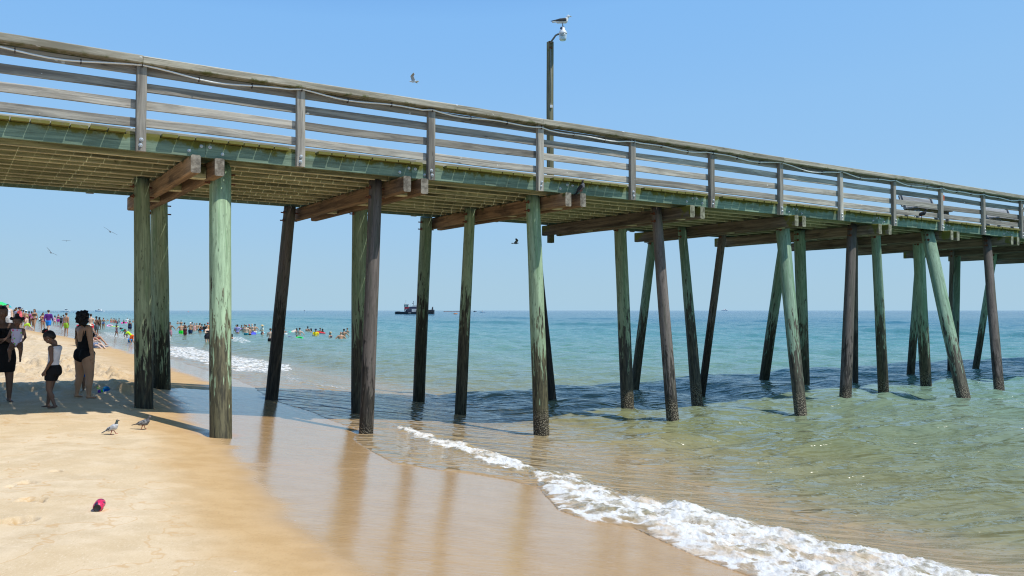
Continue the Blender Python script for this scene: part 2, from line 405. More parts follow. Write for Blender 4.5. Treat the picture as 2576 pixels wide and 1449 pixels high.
def cloth(f, mask, off, name='cloth', flare=None):
    """a garment: the body's own surface over 'mask', lifted clear of the skin, with a turned edge"""
    me = f.mesh; idx = np.nonzero(mask)[0]
    if len(idx) == 0: return None
    vn = np.empty(len(me.vertices)*3, np.float32); me.vertices.foreach_get('normal', vn); vn = vn.reshape(-1, 3)
    polys = [tuple(me.polygons[i].vertices) for i in idx]
    used = sorted({v for q in polys for v in q}); mp = {v: i for i, v in enumerate(used)}
    # smooth the ragged rim
    pos = f.co[used].copy(); nb = {}
    cnt = {}
    for q in polys:
        for a, b in zip(q, q[1:]+q[:1]): k = (min(a, b), max(a, b)); cnt[k] = cnt.get(k, 0)+1
    rim = {}
    for (a, b), c_ in cnt.items():
        if c_ == 1: rim.setdefault(a, []).append(b); rim.setdefault(b, []).append(a)
    for _ in range(4):
        q2 = pos.copy()
        for v, ns in rim.items():
            if len(ns) == 2: q2[mp[v]] = .4*pos[mp[v]]+.3*(pos[mp[ns[0]]]+pos[mp[ns[1]]])
        pos = q2
    nn = vn[used]
    o = pos+nn*off
    if flare is not None: o = flare(o, nn)
    inner = pos-nn*.004
    n = len(used); m = bpy.data.meshes.new(name)
    faces = [tuple(mp[v] for v in q) for q in polys]
    for (a, b), c_ in cnt.items():
        if c_ == 1:
            a2, b2 = mp[a], mp[b]; faces.append((a2, b2, b2+n, a2+n))
    m.from_pydata([tuple(x) for x in np.concatenate([o, inner])], [], faces)
    m.polygons.foreach_set('use_smooth', [True]*len(m.polygons)); m.update()
    return m
def isb(f, *names): return np.isin(f.bn, names)
TORSO = ('torso', 'pelvis', 'neck')
def garment(f, kind):
    T_ = isb(f, 'torso', 'pelvis'); th = isb(f, 'thighL', 'thighR'); ua = isb(f, 'uarmL', 'uarmR'); fa = isb(f, 'farmL', 'farmR')
    if kind == 'trunks': return cloth(f, (T_ & (f.t < .14)) | (th & (f.par < .72)), .013, kind)
    if kind == 'shorts': return cloth(f, (T_ & (f.t < .2)) | (th & (f.par < .42)), .011, kind)
    if kind == 'briefs': return cloth(f, (T_ & (f.t < .10) & (f.t > -.32)) | (th & (f.par < .06)), .006, kind)
    if kind == 'swimsuit': return cloth(f, (T_ & (f.t < np.where(f.f > 0, .80, .52))) | (th & (f.par < .06)), .006, kind)
    if kind == 'bikini_top': return cloth(f, T_ & (f.t > .58) & (f.t < np.where(f.f > 0, .80, .66)), .006, kind)
    if kind == 'tank_top': return cloth(f, T_ & (f.t > .06) & (f.t < .94) & (np.abs(f.s) < .085*1.25), .009, kind)
    if kind == 'shirt': return cloth(f, (T_ & (f.t > .04) & (f.t < 1.02)) | (ua & (f.par < .7)), .012, kind)
    if kind == 'long_sleeved_shirt': return cloth(f, (T_ & (f.t > .0) & (f.t < 1.02)) | ua | (fa & (f.par < .93)), .012, kind)
    if kind == 'dress': return cloth(f, (T_ & (f.t < .8)) | (th & (f.par < .5)), .014, kind)
def hair_mesh(f, style, seed=1):
    r = random.Random(seed); h, hd, H, F, X = f.head, f.hd, f.H, f.Fh, f.Xh; mb = MB()
    c = h+H*(hd*.30)-F*hd*.10
    capsule(mb, c+F*hd*.02+H*hd*.06, hd*.86, c-F*hd*.12+H*hd*.02, hd*.84, X, (.98, 1.0))
    capsule(mb, c-F*hd*.35, hd*.62, c-F*hd*.35-H*hd*.42, hd*.5, X, (1.12, .9))
    if style == 'curly':
        capsule(mb, c-F*hd*.2+H*hd*.1, hd*.86, c-F*hd*.4-H*hd*1.0, hd*.84, X, (1.16, .95))
    if style in ('long', 'curly'):
        L = 1.9 if style == 'long' else 1.55
        capsule(mb, c-F*hd*.35, hd*.70, c-F*hd*.42-H*hd*L, hd*.42, X, (1.18, .72))
        for s in (-1, 1): capsule(mb, c+X*(s*hd*.62)-F*hd*.1, hd*.34, c+X*(s*hd*.66)-F*hd*.15-H*hd*(L*.8), hd*.22, X, (.7, 1))
    if style == 'bun': ball(mb, c-F*hd*.3+H*hd*1.0, hd*.45)
    if style == 'puffs':
        ball(mb, c+H*hd*1.05-F*hd*.05, hd*.42)
        for s in (-1, 1): ball(mb, c+X*(s*hd*1.02)+H*hd*.35-F*hd*.1, hd*.36)
    me = fuse(mb, hd*.16, 2, 'hair')
    # cut away the face: keep hair behind and above it, then roughen
    ce = np.array([list(v.co) for v in me.vertices]); rel = ce-np.array(h)
    if style == 'curly':
        n = len(me.vertices); k = fbm(ce[:, 0]/hd*3.4+ce[:, 1]/hd*1.7, ce[:, 2]/hd*3.4+ce[:, 1]/hd*2.3, 3, 3, .65)
        vn = np.array([list(v.normal) for v in me.vertices]); ce = ce+vn*(k*hd*.5)[:, None]
        me.vertices.foreach_set('co', ce.astype(np.float32).ravel())
    bm = bmesh.new(); bm.from_mesh(me)
    kill = [v for v in bm.verts if ((v.co-h).dot(F) > hd*(.62 if style == 'curly' else .30) and (v.co-h).dot(H) < hd*.62) or ((v.co-h).dot(F) > hd*.12 and (v.co-h).dot(H) < hd*.2 and style not in ('long', 'curly'))]
    bmesh.ops.delete(bm, geom=kill, context='VERTS'); bm.to_mesh(me); bm.free()
    return me
_mats = {}
def skin(tone):
    if tone in _mats: return _mats[tone]
    c = dict(pale=(.56, .34, .25), fair=(.60, .42, .32), tan=(.42, .24, .15), olive=(.36, .215, .145), brown=(.21, .115, .072), dark=(.16, .086, .058), honey=(.50, .275, .165))[tone]
    t = NT('skin_'+tone); P = t.new('ShaderNodeTexCoord').outputs['Object']
    n = t.noise(P, 9, 4); v = t.mapr(n, .3, .7, .88, 1.1, False)
    col = t.new('ShaderNodeHueSaturation', {'Value': v, 'Color': c+(1.0,)}).outputs[0]
    _mats[tone] = t.set(color=col, rough=.5, spec=.4, sub=.06); t.b.inputs['Subsurface Radius'].default_value = (.02, .008, .004)
    return _mats[tone]
def fabric(col):
    k = 'fabric_%.2f_%.2f_%.2f' % col
    if k not in _mats:
        t = NT('fabric'); P = t.new('ShaderNodeTexCoord').outputs['Object']; n = t.noise(P, 14, 4, .6)
        c = t.new('ShaderNodeHueSaturation', {'Value': t.mapr(n, .3, .7, .8, 1.12, False), 'Color': tuple(col)+(1.0,)}).outputs[0]
        _mats[k] = t.set(color=c, rough=.85, spec=.2, normal=t.bump(n, .5, .02))
    return _mats[k]
def hairm(col):
    k = 'hair_%.3f_%.3f_%.3f' % col
    if k not in _mats:
        t = NT('hair'); P = t.new('ShaderNodeTexCoord').outputs['Object']; n = t.noise(t.scale(P, (60, 60, 12)), 1.0, 4, .7)
        c = t.new('ShaderNodeHueSaturation', {'Value': t.mapr(n, .3, .7, .5, 1.4, False), 'Color': tuple(col)+(1.0,)}).outputs[0]
        _mats[k] = t.set(color=c, rough=.55, spec=.35, normal=t.bump(n, .6, .02))
    return _mats[k]
def mobj(name, mesh, mat, parent=None):
    o = bpy.data.objects.new(name, mesh); COL.objects.link(o)
    if not mesh.materials: mesh.materials.append(None)
    o.material_slots[0].link = 'OBJECT'; o.material_slots[0].material = mat
    if parent is not None: o.parent = parent
    return o
# ================================================================== THE PIER
V0 = 13.27                      # outer face of the near railing posts
WID = 5.48                      # out to out of posts
VF = V0+WID
SP = 2.44; U0 = 2.33            # railing posts
BSP = 3.58; UB = 3.27           # pile bents
UA, UZ = -9.0, 62.0
Zr = lambda z: z+EYE
M_RAIL = wood('weathered_rail_wood', (.46, .425, .36), (.22, .20, .17), moss=(.16, .16, .05), moss_amt=.08, stain=.5, var=.34, lime=.5)
M_CAP = wood('cap_rail_wood', (.43, .395, .31), (.21, .19, .14), moss=(.10, .11, .025), moss_amt=.16, moss_top=-.35, stain=.45, var=.2, lime=1.0)
M_STR = wood('green_treated_stringer_wood', (.235, .325, .235), (.125, .185, .135), moss=(.12, .115, .010), moss_amt=.2, moss_top=.66, stain=.3, stain_col=(.11, .09, .05), var=.18, grain=(1.1, 20, 20))
M_DECK = wood('mossy_plank_wood', (.27, .235, .16), (.14, .12, .08), moss=(.155, .145, .03), moss_amt=.12, moss_end=.42, stain=.4, end=None, var=.2)
M_JOI = wood('stained_joist_wood', (.45, .45, .25), (.185, .19, .10), moss=(.04, .05, .014), moss_amt=.36, moss_top=.6, stain=.9, stain_col=(.035, .032, .018), bounce_foot=(.74, .67, .44), var=.18)  # paints bounce light on the undersides; heavier moss sets the faces darker
M_BEAM = wood('brown_beam_wood', (.33, .215, .125), (.15, .095, .055), moss=(.06, .065, .015), moss_amt=.11, moss_top=.5, stain=.75, stain_col=(.035, .025, .02), end=(.36, .33, .27), var=.3)
M_BEAM_GREY = wood('grey_beam_wood', (.25, .21, .155), (.10, .083, .06), moss=(.12, .12, .015), moss_amt=.16, moss_end=.3, moss_top=.2, stain=.7, stain_col=(.028, .022, .018), end=(.42, .41, .30), var=.3, endw=.6)
M_ZINC = plain('galvanised_bolt_metal', (.55, .57, .58), .4, .25, .6, 60)
M_RUST = plain('rusty_bolt_metal', (.13, .045, .02), .9, .4, 0, 60)
M_CLIP = plain('dark_clip', (.06, .04, .03), .8)
M_COND = plain('white_conduit_plastic', (.80, .80, .78), .45, .08, 0, 8)
def pile_mat(name, top, dark=(.045, .042, .027), level=1.5, band=.95, streak=(.75, .9, .75), amt=.5, top_dark=.35):
    t = NT(name); g = t.attr('gc').outputs['Vector']; fx = t.attr('fx').outputs['Vector']
    lv, zz, rd = t.sep(fx)
    gr = t.noise(t.scale(g, (26, 26, 1.6)), 1.0, 7, .7, .6)
    ln = t.noise(t.scale(g, (9, 9, .55)), 1.0, 4, .6, .8)
    pt = t.noise(t.scale(g, (5.5, 5.5, 1.5)), 1.0, 6, .68, .4)
    c = t.mix(t.mapr(gr, .34, .66), tuple(x*.55 for x in top), top)
    c = t.mix(t.mapr(ln, .50, .64, 0, .7), c, tuple(top[i]*streak[i]*.62 for i in range(3)))
    sp = t.noise(t.scale(g, (34, 34, 5.0)), 1.0, 3, .6)
    c = t.mix(t.mapr(sp, .60, .68, 0, .8), c, tuple(x*.25 for x in top))
    # blackened, weedy lower part with a ragged streaked edge
    fl = t.noise(t.scale(g, (19, 19, 2.3)), 1.0, 4, .66, .7)
    e = t.math('ADD', zz, t.math('MULTIPLY', t.math('SUBTRACT', pt, .5), band*3.2))
    e = t.math('ADD', e, t.math('MULTIPLY', t.math('SUBTRACT', fl, .5), band*6.5))
    k = t.mapr(t.math('SUBTRACT', e, lv), -band*.22, band*.22, 1, 0)
    dk = t.mix(t.mapr(t.noise(t.scale(g, (30, 30, 3)), 1.0, 5, .7), .38, .62), tuple(x*.5 for x in dark), tuple(x*1.9 for x in dark))
    c = t.mix(k, c, dk)
    # barnacle crust near the water
    vo = t.new('ShaderNodeTexVoronoi', {'Vector': g, 'Scale': 42.0}).outputs['Distance']
    bz = t.math('ADD', zz, t.math('MULTIPLY', t.math('SUBTRACT', pt, .5), .55))
    bk = t.math('MULTIPLY', t.mapr(bz, .62, .25), t.mapr(rd, .45, .5, 0, 1))
    c = t.mix(t.math('MULTIPLY', bk, .95), c, t.mix(t.mapr(vo, .12, .5), (.46, .40, .28), (.03, .024, .014)))
    c = t.new('ShaderNodeHueSaturation', {'Value': t.mapr(t.math('FRACT', t.math('MULTIPLY', rd, 7.31)), 0, 1, .8, 1.15, False), 'Color': c}).outputs[0]
    n1 = t.bump(gr, .55, .012)
    n2 = t.bump(t.math('MULTIPLY', vo, bk), .9, .02, n1)
    t.set(color=c, rough=t.mapr(k, 0, 1, .85, .6), spec=.3, normal=n2)
    return t.m
M_PGREEN = pile_mat('pale_green_pile_wood', (.36, .49, .31), dark=(.06, .054, .028))
M_PDULL = pile_mat('dull_green_pile_wood', (.33, .425, .27))
M_PTEAL = pile_mat('teal_green_pile_wood', (.265, .385, .27))
M_PBROWN = pile_mat('dark_brown_pile_wood', (.19, .162, .142), dark=(.028, .024, .018))
pier = tag(empty('pier', W(UB, V0, 0)), 'long weathered wooden pier on leaning green piles running out over the surf', 'pier')
PI = Matrix.Translation(pier.location).inverted()
def pbuild(mb, name, mat, parent=None, smooth=False):
    mb.v = [tuple(PI @ Vector(p)) for p in mb.v] if parent is None else mb.v
    o = mb.build(name, mat, pier if parent is None else parent, smooth)
    return o
def sub(mb, name, mat, part, smooth=False):
    mb.v = [tuple(PI @ Vector(p)) for p in mb.v]
    return mb.build(name, mat, part, smooth)
UPZ = Vector((0, 0, 1)); VD = W(0, 1); UD = W(1, 0)
# deck planks (one surface of boards with gaps)
mb = MB(); pitch = .2445
posts_u = [U0+SP*n for n in range(-4, 25)]
n = int((UZ-UA)/pitch)
for i in range(n):
    u = UA+pitch*i
    clash = any(abs(u-p) < .21 for p in posts_u)
    a = V0-.012+random.uniform(-.016, .016); b = VF+.01+random.uniform(-.014, .014)
    if clash: a = V0+.094; b = VF-.094
    z = Zr(2.655)-.0225+random.uniform(-.004, .003)
    board(mb, W(u, a, z), W(u, b, z), UPZ, pitch-.0182+random.uniform(-.0085, .0085), .045, .005, 1)
deck = pbuild(mb, 'deck', M_DECK)
# outer stringers and inner joists
def joist_line(v, name, mat, th, zlo, zhi, step, first, stagger=0.0):
    k = first; a = UA
    cuts = [UA]+[UB+BSP*j for j in range(first, 17, step)]+[UZ]
    for j, (a, b) in enumerate(zip(cuts[:-1], cuts[1:])):
        if b-a < .3: continue
        mb = MB(); lap = .22 if stagger else -.002
        dv = stagger*(1 if j % 2 else -1)
        board(mb, W(a-lap, v+dv, Zr((zlo+zhi)/2)), W(b+lap, v+dv, Zr((zlo+zhi)/2)), UPZ, th, zhi-zlo, .005, max(2, int((b-a)/.8)), .002)
        pbuild(mb, name, mat)
joist_line(V0+.09+.022, 'stringer', M_STR, .044, 2.371, 2.607, 1, -3)
joist_line(VF-.09-.022, 'stringer', M_STR, .044, 2.371, 2.607, 2, -3)
NJ = 10
for i in range(NJ):
    v = V0+.16+(i+1)*(WID-.32)/(NJ+1)
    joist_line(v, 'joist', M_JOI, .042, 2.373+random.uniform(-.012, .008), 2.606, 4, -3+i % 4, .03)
# paired cap beams on every bent
random.seed(21)
for k in range(-3, 16):
    ub = UB+BSP*k
    for s, ext in ((-1, random.uniform(-.02, .10)), (1, random.uniform(-.05, .1))):
        mb = MB(); far = VF+random.uniform(-.05, .3)
        board(mb, W(ub+s*.185, V0-.02-ext*1.5, Zr(2.228)), W(ub+s*.185+random.uniform(-.05, .05), far, Zr(2.228)), UPZ, .145, .276, .018, 10, .007)
        pbuild(mb, 'cap_beam', M_BEAM if k < 3 else M_BEAM_GREY)
    # spacer blocks between the pair
    for vv in (V0+.55, V0+2.2, V0+3.9):
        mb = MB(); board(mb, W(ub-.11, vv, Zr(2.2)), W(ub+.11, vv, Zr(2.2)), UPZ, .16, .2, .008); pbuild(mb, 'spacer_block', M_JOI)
# piles
def pile(pt, pb, rt, rb, mat, name='pile', level=1.5, barn=True, parent=None, seg=30, wob=.008):
    """pt top centre, pb centre at the ground or water line; runs on below it"""
    pt, pb = Vector(pt), Vector(pb); d = (pb-pt); L = d.length; d.normalize()
    end = pb + d*(1.3); L2 = (end-pt).length
    mb = MB(); n = 22; off = [random.uniform(0, 40) for _ in range(3)]
    rd = random.uniform(.5, 1) if barn else random.uniform(0, .44)
    a0 = d.orthogonal().normalized(); b0 = d.cross(a0)
    ph = [random.uniform(0, 6.28) for _ in range(6)]
    vs=[]; g=[]; x=[]
    for i in range(seg+1):
        t = i/seg; c = pt+d*(L2*t)
        bow = wob*L*.25*math.sin(math.pi*t)
        c = c + a0*bow*math.sin(ph[4]) + b0*bow*math.cos(ph[4])
        r = rt+(rb-rt)*min(1, t*L2/L)
        for k in range(n):
            th = 2*math.pi*k/n
            rr = r*(1+.022*math.sin(2*th+ph[0]+t*2)+.015*math.sin(5*th+ph[1]+t*3)+.012*math.sin(t*17+ph[2]+th)+random.uniform(-.006, .006))
            p = c+a0*rr*math.cos(th)+b0*rr*math.sin(th)
            vs.append(p); g.append((rr*math.cos(th)+off[0], rr*math.sin(th)+off[1], L2*t+off[2])); x.append((level, p.z, rd))
    fs = [(i*n+k, (i+1)*n+k, (i+1)*n+(k+1) % n, i*n+(k+1) % n) for i in range(seg) for k in range(n)]
    fs += [tuple(range(n)), tuple(seg*n+k for k in range(n-1, -1, -1))]
    mb.add(vs, fs, g, x)
    o = pbuild(mb, name, mat, parent, True)
    return o
G, D_, T_, B_ = M_PGREEN, M_PDULL, M_PTEAL, M_PBROWN
L_ = pile_mat('sage_green_pile_wood', (.40, .49, .31), dark=(.035, .034, .022))
# (bent, side, top px, base px, base py, width top, width base, material, weed level, barnacles, label)
PILES = [
 (0, -1, 353, 362, 1024, 37, 44, L_, 1.45, 0, None), (0, 1, 397, 406, 976, 41, 43, L_, 1.45, 0, None), (0, 1, 551, 555, 1095, 53, 55, G, 1.75, 1, 'pale green sunlit pile'),
 (1, -1, 728, 683, 1003, 29, 31, B_, 2.2, 0, 'dark brown pile'), (1, 1, 904, 903, 1040, 38, 36, D_, 1.7, 0, None), (1, -1, 944, 920, 1088, 32, 36, B_, .9, 1, 'dark brown pile'),
 (2, -1, 1072, 1054, 1006, 30, 31, D_, 2.3, 0, None), (2, -1, 1183, 1159, 1034, 26, 29, D_, 2.2, 0, None), (2, -1, 1340, 1362, 1087, 36, 39, G, 1.35, 1, 'pale green pile with a barnacled foot'), (3, -1, 1345, 1388, 1003, 20, 25, B_, 2.6, 0, None),
 (3, 1, 1560, 1578, 1028, 30, 33, D_, 1.6, 1, None), (4, 1, 1645, 1597, 975, 22, 22, T_, 1.8, 0, None), (3, -1, 1652, 1693, 1057, 26, 31, B_, .8, 1, 'purplish brown leaning pile'), (4, -1, 1716, 1753, 1012, 21, 28, T_, 2.0, 1, None), (4, 1, 1822, 1766, 984, 18, 19, B_, 1.6, 0, None),
 (5, 1, 1977, 1922, 960, 25, 24, T_, 1.6, 0, None), (4, 1, 1968, 2015, 1040, 34, 31, T_, 1.35, 1, 'bright green leaning pile'), (5, -1, 2012, 2022, 975, 28, 29, T_, 1.3, 0, None),
 (5, -1, 2146, 2126, 1014, 22, 30, B_, .7, 1, None), (6, -1, 2153, 2152, 968, 13, 14, B_, 1.5, 0, None), (5, 1, 2204, 2222, 990, 21, 26, T_, 1.7, 1, None),
 (7, -1, 2317, 2290, 945, 18, 19, T_, 1.5, 0, None), (6, 1, 2312, 2330, 968, 27, 27, T_, 1.3, 1, None), (6, -1, 2335, 2427, 1008, 30, 32, T_, 1.2, 1, None),
 (8, -1, 2397, 2390, 935, 10, 12, B_, 1.6, 0, None), (8, 1, 2410, 2404, 950, 16, 15, T_, 1.5, 0, None), (7, -1, 2484, 2515, 987, 19, 24, B_, .8, 1, None), (9, -1, 2503, 2455, 925, 16, 16, T_, 1.4, 0, None)]
random.seed(5)
PILE_BASES = []
for bk, s, tx, bx, by, wt, wb, m, lv, barn, lab in PILES:
    u = UB+BSP*bk+s*.405; v = u_to_v(tx, u)
    top = W(u, v, Zr(2.37))
    base = gnd_hit(bx, by); 
    if base.z < .22: base = gnd_hit(bx, by, level=.05)
    rt = .5*wt*top.y/FPX; rb = .5*wb*base.y/FPX
    PILE_BASES.append((base, rb))
    o = pile(top, base, rt, rb, m, level=lv+.4, barn=bool(barn))
    if lab: o['label'] = lab
    # rusty through bolts under the cap
    for dz in (-.12, -.30):
        mb = MB(); c = top+(base-top)*((-dz+.02)/(top-base).length)
        tube(mb, [c-UD*(rt+.07), c+UD*(rt+.07)], .014, 6); tube(mb, [c-VD*rt*.5-UD*(rt+.03), c-VD*rt*.5-UD*(rt+.012)], .035, 8)
        sub(mb, 'bolt', M_RUST, o)
for k in list(range(-3, 0))+list(range(8, 16)):
    ub = UB+BSP*k
    for vv in ([13.95, 16.4, 18.3] if (k < 0 or k > 12) else [13.95]):
        s = random.choice((-1, 1)); u = ub+s*.405
        zb = max(float(ground(u, vv)), 0.05)
        pile(W(u, vv, Zr(2.37)), W(u+random.uniform(-.25, .25), vv+random.uniform(-.4, .4), zb), .16, .17, random.choice((D_, T_, B_)), level=1.4)
# railings on both sides
random.seed(9)
def washer(mb, c, d, r=.03):
    lathe(mb, [(r, 0), (r, .006), (r*.62, .008), (r*.6, .022), (r*.35, .030), (0.001, .031)], 10, Matrix.Translation(c) @ d.to_track_quat('Z', 'Y').to_matrix().to_4x4())
for side in (0, 1):
    vf = (lambda d: V0+d) if side == 0 else (lambda d: VF-d)
    out = -VD if side == 0 else VD
    for n_, pu in enumerate(posts_u):
        mb = MB()
        board(mb, W(pu, vf(.045), Zr(2.362+random.uniform(-.012, .006))), W(pu, vf(.045), Zr(3.654)), VD, .14, .09, .007, 4, .002)
        po = pbuild(mb, 'railing_post', M_RAIL)
        if side == 0 or n_ < 2:
            for z, dx in ((2.445, random.uniform(-.012, .012)), (2.53, random.uniform(-.012, .012))):
                b = MB(); washer(b, W(pu+dx, vf(-.001), Zr(z)), out); sub(b, 'bolt', M_ZINC, po)
    # rails in two-bay boards, joints on the posts
    for z0, z1, nm, off in ((3.267, 3.406, 'rail_board', 0), (2.998, 3.136, 'rail_board', 1), (2.732, 2.869, 'rail_board', 0)):
        for i in range(off, len(posts_u)-2, 2):
            mb = MB(); dz = random.uniform(-.006, .006)
            board(mb, W(posts_u[i]+.003, vf(.111), Zr((z0+z1)/2+dz)), W(posts_u[i+2]-.003, vf(.111), Zr((z0+z1)/2+random.uniform(-.008, .008))), UPZ, .038, z1-z0+random.uniform(-.006, .004), .005, 10, .007)
            pbuild(mb, nm, M_RAIL)
    for i in range(0, len(posts_u)-2, 2):
        mb = MB()
        board(mb, W(posts_u[i]+.003, vf(.111), Zr(3.583)), W(posts_u[i+2]-.003, vf(.111), Zr(3.583)), UPZ, .038, .13, .005, 8, .004)
        pbuild(mb, 'fascia_board', M_RAIL)
    i = 1
    while i < len(posts_u)-3:
        mb = MB()
        board(mb, W(posts_u[i]+.003, vf(.04), Zr(3.714)), W(posts_u[i+3]-.003, vf(.04), Zr(3.714)), UPZ, .24, .115, .012, 14, .006)
        pbuild(mb, 'cap_rail', M_CAP); i += 3
# conduit clipped along the near railing, sagging between the clips
random.seed(3)
pts = []; clips = []
for n_ in range(0, 23):
    a = posts_u[n_]
    sg = random.uniform(.4, 1.0)
    for j in range(12):
        t = j/12
        z = 3.625-.085*sg*(math.sin(math.pi*t)**.8)-.02*math.sin(t*9+n_)
        pts.append(W(a+SP*t, V0-.014 if j == 0 else V0-.012+.008*math.sin(t*7+n_), Zr(z)))
        if j in (0, 4, 8): clips.append(pts[-1])
mb = MB(); tube(mb, pts, .014, 7); cond = pbuild(mb, 'conduit', M_COND, smooth=True)
for c in clips[:66]:
    mb = MB(); board(mb, c+Vector((0, 0, -.035))+VD*.012, c+Vector((0, 0, .035))+VD*.012, VD, .016, .05, .002); sub(mb, 'clip', M_CLIP, cond)
# bolts on the near stringer at its splices
for k in range(-1, 12):
    ub = UB+BSP*k; part = [o for o in pier.children if o.name.startswith('stringer')][0]
    for du, z in ((-.24, 2.455), (-.06, 2.545), (.07, 2.54), (.26, 2.45)):
        b = MB(); washer(b, W(ub+du, V0+.0895, Zr(z)), -VD, .027); pbuild(b, 'splice_bolt', M_ZINC)
# ================================================================== SAND, SEA, SKY
def polar_grid(ang, rad, zfun, name, cols=None):
    A, R = np.meshgrid(ang, rad)           # rows: radius
    X = R*np.sin(A); Y = R*np.cos(A)
    Z, extra = zfun(X, Y, R)
    nr, na = A.shape
    co = np.stack([X, Y, Z], -1).reshape(-1, 3).astype(np.float32)
    idx = np.arange(nr*na).reshape(nr, na)
    q = np.stack([idx[:-1, :-1], idx[:-1, 1:], idx[1:, 1:], idx[1:, :-1]], -1).reshape(-1, 4)[:, ::-1]
    keep = extra.pop('keep', None)
    if keep is not None:
        kf = keep.ravel()[q].any(1); q = q[kf]
        used = np.zeros(len(co), bool); used[q.ravel()] = True
        remap = np.cumsum(used)-1
        co = co[used]; q = remap[q]
        extra = {k: v.reshape(nr*na, -1)[used] for k, v in extra.items()}
    else:
        extra = {k: v.reshape(nr*na, -1) for k, v in extra.items()}
    me = bpy.data.meshes.new(name)
    me.vertices.add(len(co)); me.vertices.foreach_set('co', co.ravel())
    me.loops.add(q.size); me.loops.foreach_set('vertex_index', q.ravel().astype(np.int32))
    me.polygons.add(len(q)); me.polygons.foreach_set('loop_start', np.arange(0, q.size, 4, dtype=np.int32)); me.polygons.foreach_set('loop_total', np.full(len(q), 4, np.int32))
    me.polygons.foreach_set('use_smooth', np.ones(len(q), bool))
    me.update(calc_edges=True); me.validate()
    for k, v in extra.items():
        if v.shape[1] == 1:
            a = me.attributes.new(k, 'FLOAT', 'POINT'); a.data.foreach_set('value', v.astype(np.float32).ravel())
        else:
            a = me.attributes.new(k, 'FLOAT_COLOR', 'POINT'); a.data.foreach_set('color', np.concatenate([v, np.ones((len(v), 1))], 1).astype(np.float32).ravel())
    o = bpy.data.objects.new(name, me); COL.objects.link(o); return o
def line_uv(pts, lift=0.0): return [to_uv(*gnd_hit(x, y, lift)[:2]) for x, y in pts]
def seg_dist(U, V, poly):
    """distance to a polyline, with parameter along it"""
    best = np.full(U.shape, 1e9); par = np.zeros(U.shape); L = 0
    for (a, b), (c, d) in zip(poly[:-1], poly[1:]):
        ex, ey = c-a, d-b; l2 = ex*ex+ey*ey+1e-9
        t = np.clip(((U-a)*ex+(V-b)*ey)/l2, 0, 1)
        dd = np.hypot(U-a-t*ex, V-b-t*ey)
        m = dd < best; best = np.where(m, dd, best); par = np.where(m, L+t*math.sqrt(l2), par); L += math.sqrt(l2)
    return best, par, L
# the run-up edge of the water on the sand, traced on the beach from near to far
EDGE = [(2050, 1500), (1880, 1449), (1760, 1402), (1680, 1367), (1590, 1328), (1480, 1312), (1405, 1285), (1352, 1228), (1290, 1210), (1190, 1192), (1090, 1181), (985, 1165), (935, 1135), (885, 1103), (905, 1084), (870, 1070), (790, 1038), (700, 1010), (655, 990), (640, 972), (560, 945), (430, 904), (270, 862), (180, 846), (110, 834), (40, 824)]
_e = [to_uv(*gnd_hit(x, y)[:2]) for x, y in EDGE]
_e = sorted([(v, u) for u, v in _e])
_ev = np.array([a for a, b in _e]); _eu = np.array([b for a, b in _e])
_eu = np.concatenate([[_eu[0]], _eu, [_eu[-1]+6]]); _ev = np.concatenate([[-60], _ev, [600]])
def edge_u(v): return np.interp(v, _ev, _eu) + .10*fbm(v*1.1, v*0+3.1, 5, 3)*np.clip(v/20, .4, 3)
# ---------------------------------------------------------------- sand
FOOT = [(140, 1185, .05, .045, .09), (70, 1213, .07, .06, .09), (80, 1258, .085, .08, .10), (42, 1311, .11, .10, .11), (104, 1262, .03, .03, .05), (25, 1222, .03, .05, .05)]
FOOTW = [(gnd_hit(x, y), a, b, d) for x, y, a, b, d in FOOT]
MOUND = gnd_hit(304, 987)
def sand_z(X, Y, R=None):
    u, v = to_uv(X, Y); z = ground(u, v); t = shore_t(u, v)
    dry = sstep(1.6, .2, t)
    far = sstep(16.5, 20, v)
    z = z + .018*fbm(X*.35, Y*.35, 1, 3)
    churn = dry*far*sstep(1.9, .4, t)
    n1 = fbm(X*2.4, Y*2.4, 3, 3); n2 = fbm(X*5.5, Y*5.5, 9, 2)
    trod = sstep(-.15, .25, fbm(X*.28, Y*.22, 33, 2))
    z = z + churn*(.3+.7*trod)*(.24*np.abs(n1)*2-.12+.10*n2)
    z = z + dry*(1-far)*(.006*fbm(X*3, Y*3, 17, 2))
    for p, a, b, d in FOOTW:
        dx, dy = X-p.x, Y-p.y
        wob = 1+.5*vnoise(X*14, Y*14, 6)
        m = ((np.abs(dx)*wob/a)**3+(np.abs(dy)*wob/b)**3)
        hole = np.exp(-m**2.2)
        z = z - d*hole*(.45+1.6*np.abs(vnoise(X*26, Y*26, 4))) + d*.14*np.exp(-(m**.33-1.3)**2*16)*(.6+.8*vnoise(X*18, Y*18, 9))
    # gouges raked back by the tide, shallow
    dx, dy = X-MOUND.x, Y-MOUND.y
    z = z + .17*np.exp(-((dx/.26)**2+(dy/.30)**2))*(1+.5*fbm(X*5, Y*5, 6, 2)) - .05*np.exp(-(((dx+.42)/.2)**2+(dy/.25)**2))
    for b, r in PILE_BASES:          # scour round the feet of the piles
        d = np.hypot(X-b.x, Y-b.y); z = z - .03*np.exp(-((d-r)/.12)**2)
    return z
